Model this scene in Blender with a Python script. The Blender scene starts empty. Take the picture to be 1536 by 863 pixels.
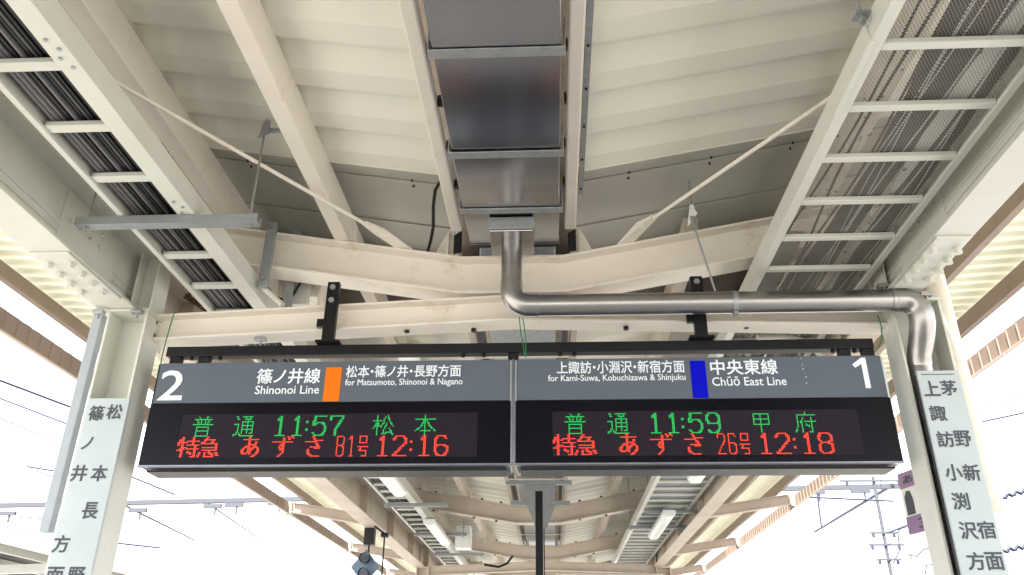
import bpy, math, random
from mathutils import Vector, Matrix
random.seed(7)
C = bpy.context.scene
COL = C.collection
rad = math.radians

# ------------------------------------------------------------------ camera
CAMZ = 1.55
def cam_basis(yaw, pitch, roll):
    sy, cy, sp, cp, sr, cr = math.sin(yaw), math.cos(yaw), math.sin(pitch), math.cos(pitch), math.sin(roll), math.cos(roll)
    F = Vector((-sy*cp, cy*cp, sp)); X = Vector((cy, sy, 0)); U = X.cross(F)
    return cr*X + sr*U, -sr*X + cr*U, F
CX, CU, CF = cam_basis(rad(2.9), rad(26.0), rad(0.4))
FPX = 1215.0
cd = bpy.data.cameras.new("camera"); cam = bpy.data.objects.new("camera", cd); COL.objects.link(cam)
cd.sensor_width = 36; cd.lens = FPX/1536*36; cd.clip_start = 0.05; cd.clip_end = 500
M = Matrix((CX, CU, -CF)).transposed().to_4x4(); M.translation = Vector((0, 0, CAMZ)); cam.matrix_world = M
C.camera = cam
def at(px, py, Y=None, X=None, Z=None):
    "world point on the plane Y=, X= or Z= along the sight line measured in the photograph (pixels of 1536x863)"
    d = CX*((px-768)/FPX) - CU*((py-431.5)/FPX) + CF
    t = Y/d.y if Y is not None else X/d.x if X is not None else (Z-CAMZ)/d.z
    return Vector((0, 0, CAMZ)) + d*t

# ------------------------------------------------------------------ light
SUN_EL, SUN_AZ = 58, 197          # azimuth clockwise from +Y: the sun stands behind the camera, to the left
w = bpy.data.worlds.new("World"); C.world = w; w.use_nodes = True
nt = w.node_tree; nt.nodes.clear()
sky = nt.nodes.new("ShaderNodeTexSky"); sky.sky_type = 'NISHITA'; sky.sun_disc = False
sky.sun_elevation = rad(SUN_EL); sky.sun_rotation = rad(SUN_AZ); sky.dust_density = 4.0; sky.air_density = 1.0; sky.ozone_density = 1.0
bg = nt.nodes.new("ShaderNodeBackground"); bg.inputs[1].default_value = 0.12
wo = nt.nodes.new("ShaderNodeOutputWorld")
# thin bright overcast: a nearly closed, slightly uneven cloud veil over the sky
tc = nt.nodes.new("ShaderNodeTexCoord"); cn = nt.nodes.new("ShaderNodeTexNoise"); cn.inputs["Scale"].default_value = 2.2; cn.inputs["Detail"].default_value = 5
cr_ = nt.nodes.new("ShaderNodeMapRange"); cr_.inputs[1].default_value = .35; cr_.inputs[2].default_value = .6; cr_.inputs[3].default_value = .72; cr_.inputs[4].default_value = .97
cm = nt.nodes.new("ShaderNodeMix"); cm.data_type = 'RGBA'; cm.inputs["B"].default_value = (2.75, 2.75, 2.75, 1)
nt.links.new(tc.outputs["Generated"], cn.inputs["Vector"]); nt.links.new(cn.outputs[0], cr_.inputs[0]); nt.links.new(cr_.outputs[0], cm.inputs["Factor"])
nt.links.new(sky.outputs[0], cm.inputs["A"]); nt.links.new(cm.outputs["Result"], bg.inputs[0]); nt.links.new(bg.outputs[0], wo.inputs[0])
sl = bpy.data.lights.new("sun", 'SUN'); sl.energy = 3.2; sl.angle = rad(0.5); sl.color = (1, .95, .87)
so = bpy.data.objects.new("sun", sl); COL.objects.link(so)
sd = Vector((math.sin(rad(SUN_AZ))*math.cos(rad(SUN_EL)), math.cos(rad(SUN_AZ))*math.cos(rad(SUN_EL)), math.sin(rad(SUN_EL))))
so.rotation_euler = sd.to_track_quat('Z', 'Y').to_euler(); so.location = sd*50
C.view_settings.view_transform = 'Standard'; C.view_settings.look = 'None'
C.view_settings.exposure = 3.3; C.view_settings.gamma = 1; C.view_settings.use_curve_mapping = False
C.cycles.max_bounces = 10; C.cycles.diffuse_bounces = 6

# ------------------------------------------------------------------ materials
def mat(name, col, rough=.6, metal=0, col2=None, scale=6, amount=.5, stain=None, stain_col=(.2, .14, .08), bump=0, stretch=(1, 1, 1), emit=0, transl=0, spec=.5):
    m = bpy.data.materials.new(name); m.use_nodes = True; n = m.node_tree; N = n.nodes; L = n.links
    b = N["Principled BSDF"]; b.inputs["Roughness"].default_value = rough; b.inputs["Metallic"].default_value = metal
    b.inputs["Specular IOR Level"].default_value = spec
    b.inputs["Base Color"].default_value = (*col, 1)
    if emit:
        b.inputs["Base Color"].default_value = (col[0]*.04, col[1]*.04, col[2]*.04, 1)
        b.inputs["Emission Color"].default_value = (*col, 1); b.inputs["Emission Strength"].default_value = emit
    src = None
    geo = N.new("ShaderNodeNewGeometry"); mp = N.new("ShaderNodeMapping"); mp.inputs["Scale"].default_value = stretch
    L.new(geo.outputs["Position"], mp.inputs[0])
    if col2:
        t = N.new("ShaderNodeTexNoise"); t.inputs["Scale"].default_value = scale; t.inputs["Detail"].default_value = 6; t.inputs["Roughness"].default_value = .6
        L.new(mp.outputs[0], t.inputs["Vector"])
        r = N.new("ShaderNodeValToRGB"); r.color_ramp.elements[0].position = .5-amount/2; r.color_ramp.elements[1].position = .5+amount/2
        r.color_ramp.elements[0].color = (*col2, 1); r.color_ramp.elements[1].color = (*col, 1)
        L.new(t.outputs[0], r.inputs[0]); src = r.outputs[0]
        r2 = N.new("ShaderNodeMapRange"); r2.inputs[3].default_value = rough*1.15; r2.inputs[4].default_value = rough*.85
        L.new(t.outputs[0], r2.inputs[0]); L.new(r2.outputs[0], b.inputs["Roughness"])
    if stain:
        t = N.new("ShaderNodeTexNoise"); t.inputs["Scale"].default_value = 3.1; t.inputs["Detail"].default_value = 9; t.inputs["Roughness"].default_value = .72
        L.new(geo.outputs["Position"], t.inputs["Vector"])
        r = N.new("ShaderNodeValToRGB"); r.color_ramp.elements[0].position = stain; r.color_ramp.elements[1].position = stain+.12
        r.color_ramp.elements[0].color = (0, 0, 0, 1); r.color_ramp.elements[1].color = (.7, .7, .7, 1)
        L.new(t.outputs[0], r.inputs[0])
        mx = N.new("ShaderNodeMix"); mx.data_type = 'RGBA'; mx.inputs["B"].default_value = (*stain_col, 1)
        if src: L.new(src, mx.inputs["A"])
        else: mx.inputs["A"].default_value = (*col, 1)
        L.new(r.outputs[0], mx.inputs["Factor"]); src = mx.outputs["Result"]
    if src: L.new(src, b.inputs["Base Color"])
    if bump:
        t = N.new("ShaderNodeTexNoise"); t.inputs["Scale"].default_value = 35; t.inputs["Detail"].default_value = 4
        L.new(mp.outputs[0], t.inputs["Vector"])
        bp = N.new("ShaderNodeBump"); bp.inputs["Strength"].default_value = bump; bp.inputs["Distance"].default_value = .01
        L.new(t.outputs[0], bp.inputs["Height"]); L.new(bp.outputs[0], b.inputs["Normal"])
    if transl:
        tr = N.new("ShaderNodeBsdfTranslucent"); tr.inputs[0].default_value = (*col, 1)
        ms = N.new("ShaderNodeMixShader"); ms.inputs[0].default_value = transl
        L.new(b.outputs[0], ms.inputs[1]); L.new(tr.outputs[0], ms.inputs[2]); L.new(ms.outputs[0], N["Material Output"].inputs[0])
    return m
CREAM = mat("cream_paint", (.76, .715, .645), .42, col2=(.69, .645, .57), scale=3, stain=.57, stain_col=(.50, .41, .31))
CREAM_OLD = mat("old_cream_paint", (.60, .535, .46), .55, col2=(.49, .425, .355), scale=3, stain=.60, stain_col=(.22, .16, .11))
PALE = mat("pale_grey_green_paint", (.63, .64, .59), .4, col2=(.55, .56, .50), scale=2.5, stain=.61, stain_col=(.45, .42, .34))
SHEET = mat("cream_roof_sheet", (.72, .705, .62), .5, col2=(.66, .65, .58), scale=1.2, stain=.72, stain_col=(.5, .46, .36))
EAVE = mat("eave_roof_sheet", (.72, .71, .63), .5, col2=(.62, .62, .54), scale=2, transl=.32)
OLIVE = mat("olive_grey_flat_sheet", (.42, .415, .37), .6, col2=(.36, .355, .315), scale=2, stain=.68, stain_col=(.2, .18, .13))
DARKB = mat("brown_cover_and_shade", (.10, .075, .055), .7, col2=(.05, .04, .03), scale=5)  # brown of the valley cover, also the painted shade behind the roof beam
BROWN = mat("brown_paint", (.28, .22, .185), .5, col2=(.23, .175, .145), scale=4, stain=.7, stain_col=(.12, .08, .06))
BROWN2 = mat('light_brown_paint', (.38, .30, .25), .55)
PINKB = mat("pinkish_brown_paint", (.50, .43, .38), .55, col2=(.43, .36, .31), scale=3, stain=.7, stain_col=(.3, .2, .15))
STAIN = mat("stainless_steel", (.46, .455, .475), .20, 1, col2=(.38, .375, .395), scale=2, bump=.02)
PIPE = mat("brushed_steel_pipe", (.43, .422, .415), .31, 1, col2=(.32, .315, .31), scale=5, stretch=(.6, 4, 4), bump=.02)
GALV = mat("galvanised_steel", (.42, .44, .45), .45, .75, col2=(.3, .32, .33), scale=25)
GREYP = mat("grey_steel_paint", (.30, .33, .34), .5, .3, col2=(.24, .26, .27), scale=12)
BLACK = mat("black_paint", (.006, .006, .008), .4, col2=(.010, .010, .012), scale=8, spec=.3)
RUBBER = mat("black_cable_rubber", (.010, .010, .012), .5, spec=.3)
RUBGR = mat("grey_cable_rubber", (.12, .12, .13), .5)
RUBMID = mat("dark_grey_cable_rubber", (.04, .04, .047), .5)
WHITE = mat("white_enamel", (.78, .80, .78), .35, col2=(.70, .72, .70), scale=6)
PLATE = mat("pale_blue_white_plate", (.45, .51, .53), .45, col2=(.385, .44, .46), scale=3)
INK = mat("dark_grey_lettering", (.05, .06, .08), .6)
HEADER = mat("slate_grey_sign_panel", (.106, .127, .160), .55, col2=(.094, .114, .146), scale=3, spec=.25)
WLET = mat("white_lettering", (.80, .86, .92), .4)
ORANGE = mat("orange_line_colour", (.75, .17, .005), .5, spec=.15)
BLUE = mat("blue_line_colour", (.0, .002, .50), .5, spec=.1)
GLASS = mat("black_display_glass", (.003, .0028, .006), .25, col2=(.0045, .004, .008), scale=3, spec=.12)
LEDBG = mat("led_matrix_backing", (.022, .014, .026), .6, spec=.12)
LEDOFF = mat("unlit_led_dot", (.008, .006, .010), .6, spec=.2)
LRED = mat("red_led_light", (1, .050, .016), .5, emit=.165)
LGRN = mat("green_led_light", (.0, .50, .085), .5, emit=.165)
ALU = mat("aluminium_trim", (.58, .62, .68), .3, .8, col2=(.48, .52, .58), scale=9)
LAMP = mat("white_lamp_cover", (.78, .82, .80), .3)
GREEN = mat("green_string", (.02, .16, .06), .6)
CONC = mat("platform_concrete", (.34, .33, .31), .8, col2=(.28, .27, .25), scale=1.5)
BALL = mat("track_ballast", (.26, .25, .24), .9, col2=(.17, .165, .155), scale=14, bump=.5)
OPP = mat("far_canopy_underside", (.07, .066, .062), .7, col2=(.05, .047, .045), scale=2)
PURPLE = mat("purple_poster", (.26, .17, .31), .6)
PNKPOST = mat("pink_purple_poster", (.30, .20, .33), .6)
LENS = mat("dark_lamp_lens", (.02, .03, .05), .15)
DEBRIS = mat("brown_debris", (.10, .075, .05), .9, col2=(.05, .04, .03), scale=40)
WIRE = mat("dull_blue_wire", (.03, .035, .06), .7, spec=.2)

# ------------------------------------------------------------------ mesh helpers
class MB:
    def __init__(s): s.v = []; s.f = []; s.smooth = False
    def add(s, vs, fs):
        k = len(s.v); s.v += [Vector(p) for p in vs]; s.f += [tuple(i+k for i in f) for f in fs]; return s
    def box(s, x0, x1, y0, y1, z0, z1):
        return s.add([(x0,y0,z0),(x1,y0,z0),(x1,y1,z0),(x0,y1,z0),(x0,y0,z1),(x1,y0,z1),(x1,y1,z1),(x0,y1,z1)],
              [(0,3,2,1),(4,5,6,7),(0,1,5,4),(1,2,6,5),(2,3,7,6),(3,0,4,7)])
    def prof(s, p0, p1, pts, up=(0, 0, 1), closed=True):
        "sweep a 2-D outline (side, up) from p0 to p1"
        p0 = Vector(p0); p1 = Vector(p1); d = (p1-p0).normalized(); up = Vector(up)
        sd = d.cross(up).normalized(); u = sd.cross(d)
        n = len(pts); vs = [p + sd*a + u*b for p in (p0, p1) for a, b in pts]
        fs = [(i, (i+1) % n, n+(i+1) % n, n+i) for i in range(n)]
        if closed: fs += [tuple(range(n))[::-1], tuple(range(n, 2*n))]
        return s.add(vs, fs)
    def bar(s, p0, p1, w, h, up=(0, 0, 1)):
        return s.prof(p0, p1, [(-w/2,-h/2),(w/2,-h/2),(w/2,h/2),(-w/2,h/2)], up)
    def ibeam(s, p0, p1, w, h, tf=.014, tw=.01, up=(0, 0, 1)):
        "I section; p0/p1 on the axis at mid height"
        a, b, c = w/2, h/2, tw/2
        return s.prof(p0, p1, [(-a,-b),(a,-b),(a,-b+tf),(c,-b+tf),(c,b-tf),(a,b-tf),(a,b),(-a,b),(-a,b-tf),(-c,b-tf),(-c,-b+tf),(-a,-b+tf)], up)
    def chan(s, p0, p1, w, h, t=.006, up=(0, 0, 1), lip=0):
        "open channel: mouth to +side"
        a, b = w/2, h/2
        return s.prof(p0, p1, [(-a,-b),(a,-b),(a,-b+t),(-a+t,-b+t),(-a+t,b-t),(a,b-t),(a,b),(-a,b)], up)
    def tube(s, pts, r, n=10, cap=True):
        pts = [Vector(p) for p in pts]; k = len(pts); rings = []
        prev = None
        for i, p in enumerate(pts):
            d = (pts[min(i+1, k-1)]-pts[max(i-1, 0)]).normalized()
            if prev is None:
                a = d.cross(Vector((0, 0, 1)));
                if a.length < .05: a = d.cross(Vector((0, 1, 0)))
            else: a = prev - d*prev.dot(d)
            a.normalize(); prev = a; b = d.cross(a)
            rings.append([p + a*(r*math.cos(2*math.pi*j/n)) + b*(r*math.sin(2*math.pi*j/n)) for j in range(n)])
        vs = [q for g in rings for q in g]
        fs = [(i*n+j, i*n+(j+1) % n, (i+1)*n+(j+1) % n, (i+1)*n+j) for i in range(k-1) for j in range(n)]
        if cap: fs += [tuple(range(n))[::-1], tuple(range((k-1)*n, k*n))]
        s.smooth = True
        return s.add(vs, fs)
    def cyl(s, p0, p1, r, n=12): return s.tube([p0, p1], r, n)
    def poly(s, pts, y0, y1):
        "extrude an (x,z) outline from y0 to y1"
        n = len(pts)
        vs = [(x, y0, z) for x, z in pts] + [(x, y1, z) for x, z in pts]
        return s.add(vs, [tuple(range(n)), tuple(range(n, 2*n))[::-1]] + [(i, n+i, n+(i+1) % n, (i+1) % n) for i in range(n)])
    def polyx(s, pts, x0, x1):
        n = len(pts)
        vs = [(x0, y, z) for y, z in pts] + [(x1, y, z) for y, z in pts]
        return s.add(vs, [tuple(range(n)), tuple(range(n, 2*n))[::-1]] + [(i, n+i, n+(i+1) % n, (i+1) % n) for i in range(n)])
WL = {}      # world location of every object made
def link(name, data, parent, loc):
    o = bpy.data.objects.new(name, data); COL.objects.link(o)
    loc = Vector(loc)
    if parent is not None: o.parent = parent; o.location = loc - WL[parent.name]
    else: o.location = loc
    WL[o.name] = loc
    return o
def build(name, mb, m, parent=None, kind=None, bevel=0, keep_origin=False):
    xs = [v.x for v in mb.v]; ys = [v.y for v in mb.v]; zs = [v.z for v in mb.v]
    org = Vector(((min(xs)+max(xs))/2, (min(ys)+max(ys))/2, min(zs)))
    me = bpy.data.meshes.new(name); me.from_pydata([v-org for v in mb.v], [], mb.f); me.materials.append(m)
    bm_fix(me)
    if mb.smooth:
        for p in me.polygons: p.use_smooth = True
        try: me.set_sharp_from_angle(angle=rad(40))
        except Exception: pass
    me.update()
    o = link(name, me, parent, org)
    if kind: o['kind'] = kind
    if bevel:
        b = o.modifiers.new("bevel", 'BEVEL'); b.width = bevel; b.segments = 2; b.limit_method = 'ANGLE'
    return o
import bmesh
def bm_fix(me):
    if len(me.polygons) > 6000: return
    bm = bmesh.new(); bm.from_mesh(me); bmesh.ops.recalc_face_normals(bm, faces=bm.faces); bm.to_mesh(me); bm.free()
def tag(o, label, cat, group=None):
    o['label'] = label; o['category'] = cat
    if group: o['group'] = group
    return o
def thing(name, label, cat, loc, group=None):
    return tag(link(name, None, None, loc), label, cat, group)
def copy_at(o, loc, parent=None):
    "another instance (shared mesh) of a part at a world location"
    c = o.copy(); COL.objects.link(c); par = parent or o.parent
    c.parent = par; c.location = Vector(loc) - (WL[par.name] if par else Vector()); WL[c.name] = Vector(loc)
    return c
def hexbolt(parent, p, axis=(0, 0, -1), r=.014, h=.014, m=None, name='bolt'):
    p = Vector(p); return build(name, MB().tube([p, p+Vector(axis)*h], r, 6), m or CREAM, parent)

# text: default built-in font, converted to a mesh and fitted into a box on the plane y = const, facing -Y
def text_mesh(s, x0, x1, z0, z1, y, m, parent, name='lettering', bold=0.0, frame=None):
    cu = bpy.data.curves.new("txt", 'FONT'); cu.body = s; cu.size = 1; cu.resolution_u = 3
    ob = bpy.data.objects.new("txt", cu); COL.objects.link(ob)
    dg = bpy.context.evaluated_depsgraph_get(); me = bpy.data.meshes.new_from_object(ob.evaluated_get(dg))
    bpy.data.objects.remove(ob); bpy.data.curves.remove(cu)
    if bold:
        n0 = len(me.vertices); co = [v.co.copy() for v in me.vertices]; fc = [tuple(p.vertices) for p in me.polygons]
        V2 = []; F2 = []
        offs = [(bold*math.cos(q*math.pi/4), bold*math.sin(q*math.pi/4)) for q in range(8)] + [(0, 0)]
        for q, (dx, dy) in enumerate(offs):
            V2 += [(c.x+dx, c.y+dy, q) for c in co]; F2 += [tuple(i+q*n0 for i in f) for f in fc]
        me = bpy.data.meshes.new(name); me.from_pydata(V2, [], F2)
    vs = [v.co.copy() for v in me.vertices]
    a0 = min(v.x for v in vs); a1 = max(v.x for v in vs); b0 = min(v.y for v in vs); b1 = max(v.y for v in vs)
    o3 = Vector(((x0+x1)/2, y, z0))
    for v in me.vertices:
        u = (v.co.x-a0)/(a1-a0); t = (v.co.y-b0)/(b1-b0)
        p = Vector((x0+u*(x1-x0), y-.0002*v.co.z, z0+t*(z1-z0)))
        if frame: p = frame(p)
        v.co = p - (frame(o3) if frame else o3)
    me.materials.clear(); me.materials.append(m)
    return link(name, me, parent, frame(o3) if frame else o3)

# ================================================================== SETTING
build('platform', MB().box(-3.4, 3.0, -30, 70, -.3, 0), CONC, kind='structure')
build('ground', MB().box(-150, 150, -150, 250, -1.5, -1.15), BALL, kind='structure')
XC = -.21
def vz(x): return 3.90 + (.165 if x < XC else .190)*max(0, abs(x-XC)-.32)         # top of the V shaped roof beams
def sz(x): return 4.12 + (.165 if x < XC else .190)*max(0, abs(x-XC)-.37)         # underside of the roof sheets
def folded(x0, x1, y0, y1, per, prof, th=.004):
    "roof sheet whose ribs run along x; prof = [(fraction of period, height)]"
    mb = MB(); ys = []; n0 = math.floor(y0/per)
    k = n0
    while k*per < y1:
        for a, h in prof:
            y = k*per + a*per + (.12 if per > .3 else 0)
            if y0 <= y <= y1: ys.append((y, h))
        k += 1
    nx = 6; xs = [x0+(x1-x0)*i/nx for i in range(nx+1)]
    return ys, xs
def roof_sheet(name, x0, x1, zf, y0, y1, per, prof, m, label=None):
    ys, xs = folded(x0, x1, y0, y1, per, prof)
    mb = MB(); nx = len(xs); vs = []
    for t in (0, .004):
        for y, h in ys:
            for x in xs: vs.append((x, y, zf(x)+h+t))
    N = len(ys)*nx; fs = []
    for j in range(len(ys)-1):
        for i in range(nx-1):
            a = j*nx+i; fs.append((a, a+1, a+1+nx, a+nx)); fs.append((N+a, N+a+nx, N+a+1+nx, N+a+1))
    mb.add(vs, fs)
    me_o = build(name, mb, m, kind='structure'); return me_o
PR = [(0, 0), (.03, .045), (.22, .045), (.62, 0)]           # step up, high pan, slope down, low pan
ph = .335
for xa, xb in ((-2.62, -.60), (.18, 2.14)):
    roof_sheet('canopy_roof', xa, xb, sz, -12, 3.806, ph, PR, SHEET)
    roof_sheet('canopy_roof', xa, xb, sz, 5.98, 24, ph, PR, SHEET)
    mb = MB(); s0, s1 = sorted((xa, xb))
    O = [(3.795, .0), (4.02, .075), (4.94, .075)]
    vs = [(x, y, sz(x)+h+t) for t in (0, .01) for y, h in O for x in (xa, xb)]
    mb.add(vs, [(0,1,3,2), (2,3,5,4), (6,8,9,7), (8,10,11,9), (0,6,7,1), (4,5,11,10), (0,2,8,6), (2,4,10,8), (1,7,9,3), (3,9,11,5)])
    build('flat_roof_strip', mb, OLIVE, kind='structure')
    mb = MB()                                                # overlapping seam of the flat strip
    for yy, h in ((4.03, .068), (4.55, .068)): mb.bar((xa, yy, sz(xa)+h), (xb, yy, sz(xb)+h), .03, .006)
    build('flat_roof_seam', mb, OLIVE, kind='structure')
    mb = MB()
    for q in range(4):
        x = xa+.3+(xb-xa-.5)*q/3
        for yy in (4.00, 4.06): mb.cyl((x, yy, sz(x)+.055), (x, yy, sz(x)+.068), .006, 6)
    mb.smooth = False
    build('roof_screws', mb, BLACK, kind='stuff')
    build('roof_sheet_end', MB().bar((xa, 3.80, sz(xa)+.022), (xb, 3.80, sz(xb)+.022), .012, .052), SHEET, kind='structure')
    build('roof_sheet_end', MB().bar((xa, 5.99, sz(xa)+.03), (xb, 5.99, sz(xb)+.03), .012, .09), SHEET, kind='structure')
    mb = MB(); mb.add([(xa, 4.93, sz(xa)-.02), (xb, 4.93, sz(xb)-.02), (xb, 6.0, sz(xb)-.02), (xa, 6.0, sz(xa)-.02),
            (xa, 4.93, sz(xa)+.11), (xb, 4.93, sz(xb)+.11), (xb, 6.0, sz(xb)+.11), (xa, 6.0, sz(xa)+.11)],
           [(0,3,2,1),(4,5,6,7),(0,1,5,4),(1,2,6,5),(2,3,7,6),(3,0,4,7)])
    build('roof_shade_strip', mb, DARKB, kind='structure')  # dark strip standing in for the shadow on the roof behind the beam
EV = [(0, 0), (.12, .028), (.25, .036), (.45, .036), (.58, .028), (.72, 0), (.85, -.003)]
roof_sheet('eave_roof', 2.30, 3.42, lambda x: 4.17+.07*(x-2.3), -12, 24, .135, EV, EAVE)
roof_sheet('eave_roof', -3.84, -2.70, lambda x: 4.07+.07*(-x-2.7), -12, 24, .135, EV, EAVE)
for xa, za, xb, zb in ((2.14, sz(2.14)+.06, 2.30, 4.17), (-2.62, sz(-2.62)+.06, -2.71, 4.07)):
    build('eave_closing_sheet', MB().add([(xa, -12, za), (xb, -12, zb), (xb, 24, zb), (xa, 24, za), (xa, -12, za+.01), (xb, -12, zb+.01), (xb, 24, zb+.01), (xa, 24, za+.01)],
        [(0,3,2,1),(4,5,6,7),(0,1,5,4),(1,2,6,5),(2,3,7,6),(3,0,4,7)]), SHEET, kind='structure')
# ridge side closing sheet above the gutter
mbz = MB().box(-.62, .20, -12, 24, 4.30, 4.315); build('roof_valley_cover', mbz, DARKB, kind='structure')

# ================================================================== STEEL FRAME
BAYS = [.42, 4.45, 8.35, 12.25, 16.15, 20.05]
BL = ['pale V shaped roof beam behind and above the hanging display boards',
      'second V shaped roof beam, seen under the display boards crossing over both lamps',
      'third V shaped roof beam with a white cabinet hung at its left side',
      'V shaped roof beam farthest back, above the far crossing pipe']
def roof_beam(Y, label, m):
    t = thing('roof_beam', label, 'beam', (XC, Y, 3.65), 'V shaped beams across the canopy')
    H = .25; mb = MB(); e = .32; wv = .17
    pL = (-2.40, Y, vz(-2.40)-H/2); a = (XC-e, Y, 3.90-H/2); b = (XC+e, Y, 3.90-H/2); pR = (2.06, Y, vz(2.06)-H/2)
    build('left_arm', MB().ibeam(pL, (a[0]+.03, Y, a[2]-.004), wv, H, .016, .012), m, t, bevel=.002)
    build('middle_piece', MB().ibeam((a[0]-.01, Y, a[2]), (b[0]+.01, Y, b[2]), wv-.003, H+.003, .020, .017), m, t, bevel=.002)
    build('right_arm', MB().ibeam((b[0]-.03, Y, b[2]-.004), pR, wv, H, .016, .012), m, t, bevel=.002)
    if Y > 8:                                               # dirty bolts and clips along both flanges
        for x in (-2.0, -1.75, -1.1, -.8, .45, .75, 1.25, 1.6):
            for zz, ax in ((vz(x), (0, 0, 1)), (vz(x)-H, (0, 0, -1))):
                hexbolt(t, (x+random.uniform(-.06, .06), Y-.055, zz), ax, .018, .022, BLACK)
    else:
        for x in (-1.9, -1.38, -1.18, -.72, .33, .62, 1.1):
            hexbolt(t, (x, Y-.05, vz(x)), (0, 0, 1), .011, .012, m)
    return t
for i, Y in enumerate(BAYS):
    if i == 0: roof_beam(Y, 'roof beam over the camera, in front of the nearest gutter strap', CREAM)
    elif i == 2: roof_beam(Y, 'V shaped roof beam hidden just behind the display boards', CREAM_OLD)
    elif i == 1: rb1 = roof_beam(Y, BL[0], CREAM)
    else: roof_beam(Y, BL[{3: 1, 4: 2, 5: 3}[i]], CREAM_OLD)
for dx in (-.62, -.70, .20, .28):
    for dy in (-.05, .05): pass
# tie beams between the pillars (slightly peaked)
def tie_beam(Y, label, m):
    t = thing('tie_beam', label, 'beam', (XC, Y, 3.4), 'tie beams joining two pillars')
    H = .165; zl, zc, zr = 3.445, 3.545, 3.50
    build('left_half', MB().ibeam((-2.39, Y, zl), (XC, Y, zc), .15, H, .014, .010), m, t, bevel=.002)
    build('right_half', MB().ibeam((XC, Y, zc), (1.97, Y, zr-.02), .15, H, .014, .010), m, t, bevel=.002)
    build('end_plate', MB().box(-2.386, -2.372, Y-.085, Y+.085, 3.33, 3.56), m, t)
    for dz in (-.04, .04):
        for dy in (-.05, .05): hexbolt(t, (-2.372, Y+dy, zl+dz), (1, 0, 0), .012, .012, m)
    return t
tb1 = tie_beam(4.42, 'cream tie beam running behind the black hanging frame of the boards', CREAM)
tie_beam(16.15, 'far tie beam low behind the black edge of the narrow hanging board', CREAM_OLD)
tie_beam(.42, 'tie beam overhead behind the camera', CREAM)

# pillars
def pillar(side, Y, label, m):
    x0, x1 = (-2.60, -2.36) if side < 0 else (1.93, 2.20)
    t = thing('pillar', label, 'pillar', ((x0+x1)/2, Y, 0), 'steel pillars of the canopy')
    ya, yb = Y-.095, Y+.095; tf = .014
    zt = 3.515
    build('flange', MB().box(x0, x0+tf, ya, yb, 0, zt), m, t, bevel=.002)
    build('flange', MB().box(x1-tf, x1, ya, yb, 0, zt), m, t, bevel=.002)
    build('web', MB().box(x0+tf, x1-tf, Y+.06, Y+.07, 0, zt), m, t)
    xi = x1 if side < 0 else x0; xo = -2.49 if side < 0 else 2.07
    a, b = sorted((xi-(.0 if side < 0 else 0), xo))
    build('upper_stub', MB().ibeam(((a+b)/2, Y, 3.517), ((a+b)/2, Y, 4.17), .16, b-a, .01, .008, up=(1, 0, 0)), m, t)
    build('cap_plate', MB().box(x0-.01, x1+.01, ya-.012, yb+.012, 3.502, 3.517), m, t)
    return t
pillar(-1, 4.34, 'left near pillar of pale painted steel, with the white plate on its face', PALE)
pillar(1, 4.34, 'right near pillar of pale painted steel, behind the steel downpipe', PALE)
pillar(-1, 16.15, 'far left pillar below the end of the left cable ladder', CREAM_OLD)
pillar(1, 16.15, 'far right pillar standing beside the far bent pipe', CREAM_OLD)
pillar(-1, .42, 'left pillar behind the camera', PALE); pillar(1, .42, 'right pillar behind the camera', PALE)

# long beams along the platform
def long_beam(side, y0, y1, label, m, near):
    xc = -2.555 if side < 0 else 1.975
    hw = .115 if side < 0 else .095
    t = thing('long_beam', label, 'beam', (xc, (y0+y1)/2, 3.52), 'beams along the platform edge')
    build('bottom_flange', MB().box(xc-hw, xc+hw, y0, y1, 3.52, 3.536), m, t, bevel=.002)
    build('web', MB().box(xc-.007, xc+.007, y0, y1, 3.536, 3.905), m, t)
    build('top_flange', MB().box(xc-hw, xc+hw, y0, y1, 3.905, 3.922), m, t, bevel=.002)
    s = -side
    if near:
        for k, z in enumerate((3.60, 3.645, 3.69)):          # thin conduits clipped along the web
            build('conduit', MB().cyl((xc+s*.012, y0, z), (xc+s*.012, y1, z), .006, 6), m, t)
        yj = 3.80 if side > 0 else 3.80
        build('splice_plate', MB().box(xc-hw+.01, xc+hw-.01, yj-.27, yj+.29, 3.508, 3.5195), m, t, bevel=.003)
        for dx in (-.06, .06):
            for q in range(4): hexbolt(t, (xc+dx, yj-.16+q*.11, 3.508), (0, 0, -1), .021, .03, m)
        build('web_splice', MB().box(xc+s*.007, xc+s*.018, yj-.27, yj+.29, 3.56, 3.88), m, t, bevel=.002)
        for z in (3.74, 3.82):
            for q in range(4): hexbolt(t, (xc+s*.018, yj-.2+q*.1, z), (s, 0, 0), .014, .016, m)
    else:
        for yy in [y0+.4+1.95*k for k in range(int((y1-y0)/1.95))]:
            build('stiffener', MB().box(min(xc+s*.007, xc+s*(hw-.01)), max(xc+s*.007, xc+s*(hw-.01)), yy, yy+.01, 3.536, 3.905), m, t)
    return t
long_beam(-1, .56, 4.56, 'large pale beam rising from the left near pillar toward the upper left corner', PALE, True)
long_beam(1, .56, 4.56, 'large pale beam with big flange bolts above the bent steel pipe at right', PALE, True)
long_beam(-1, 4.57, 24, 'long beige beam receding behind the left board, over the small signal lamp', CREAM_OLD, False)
long_beam(1, 4.57, 24, 'long beige beam receding behind the right board beside the right cable ladder', CREAM_OLD, False)

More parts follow.
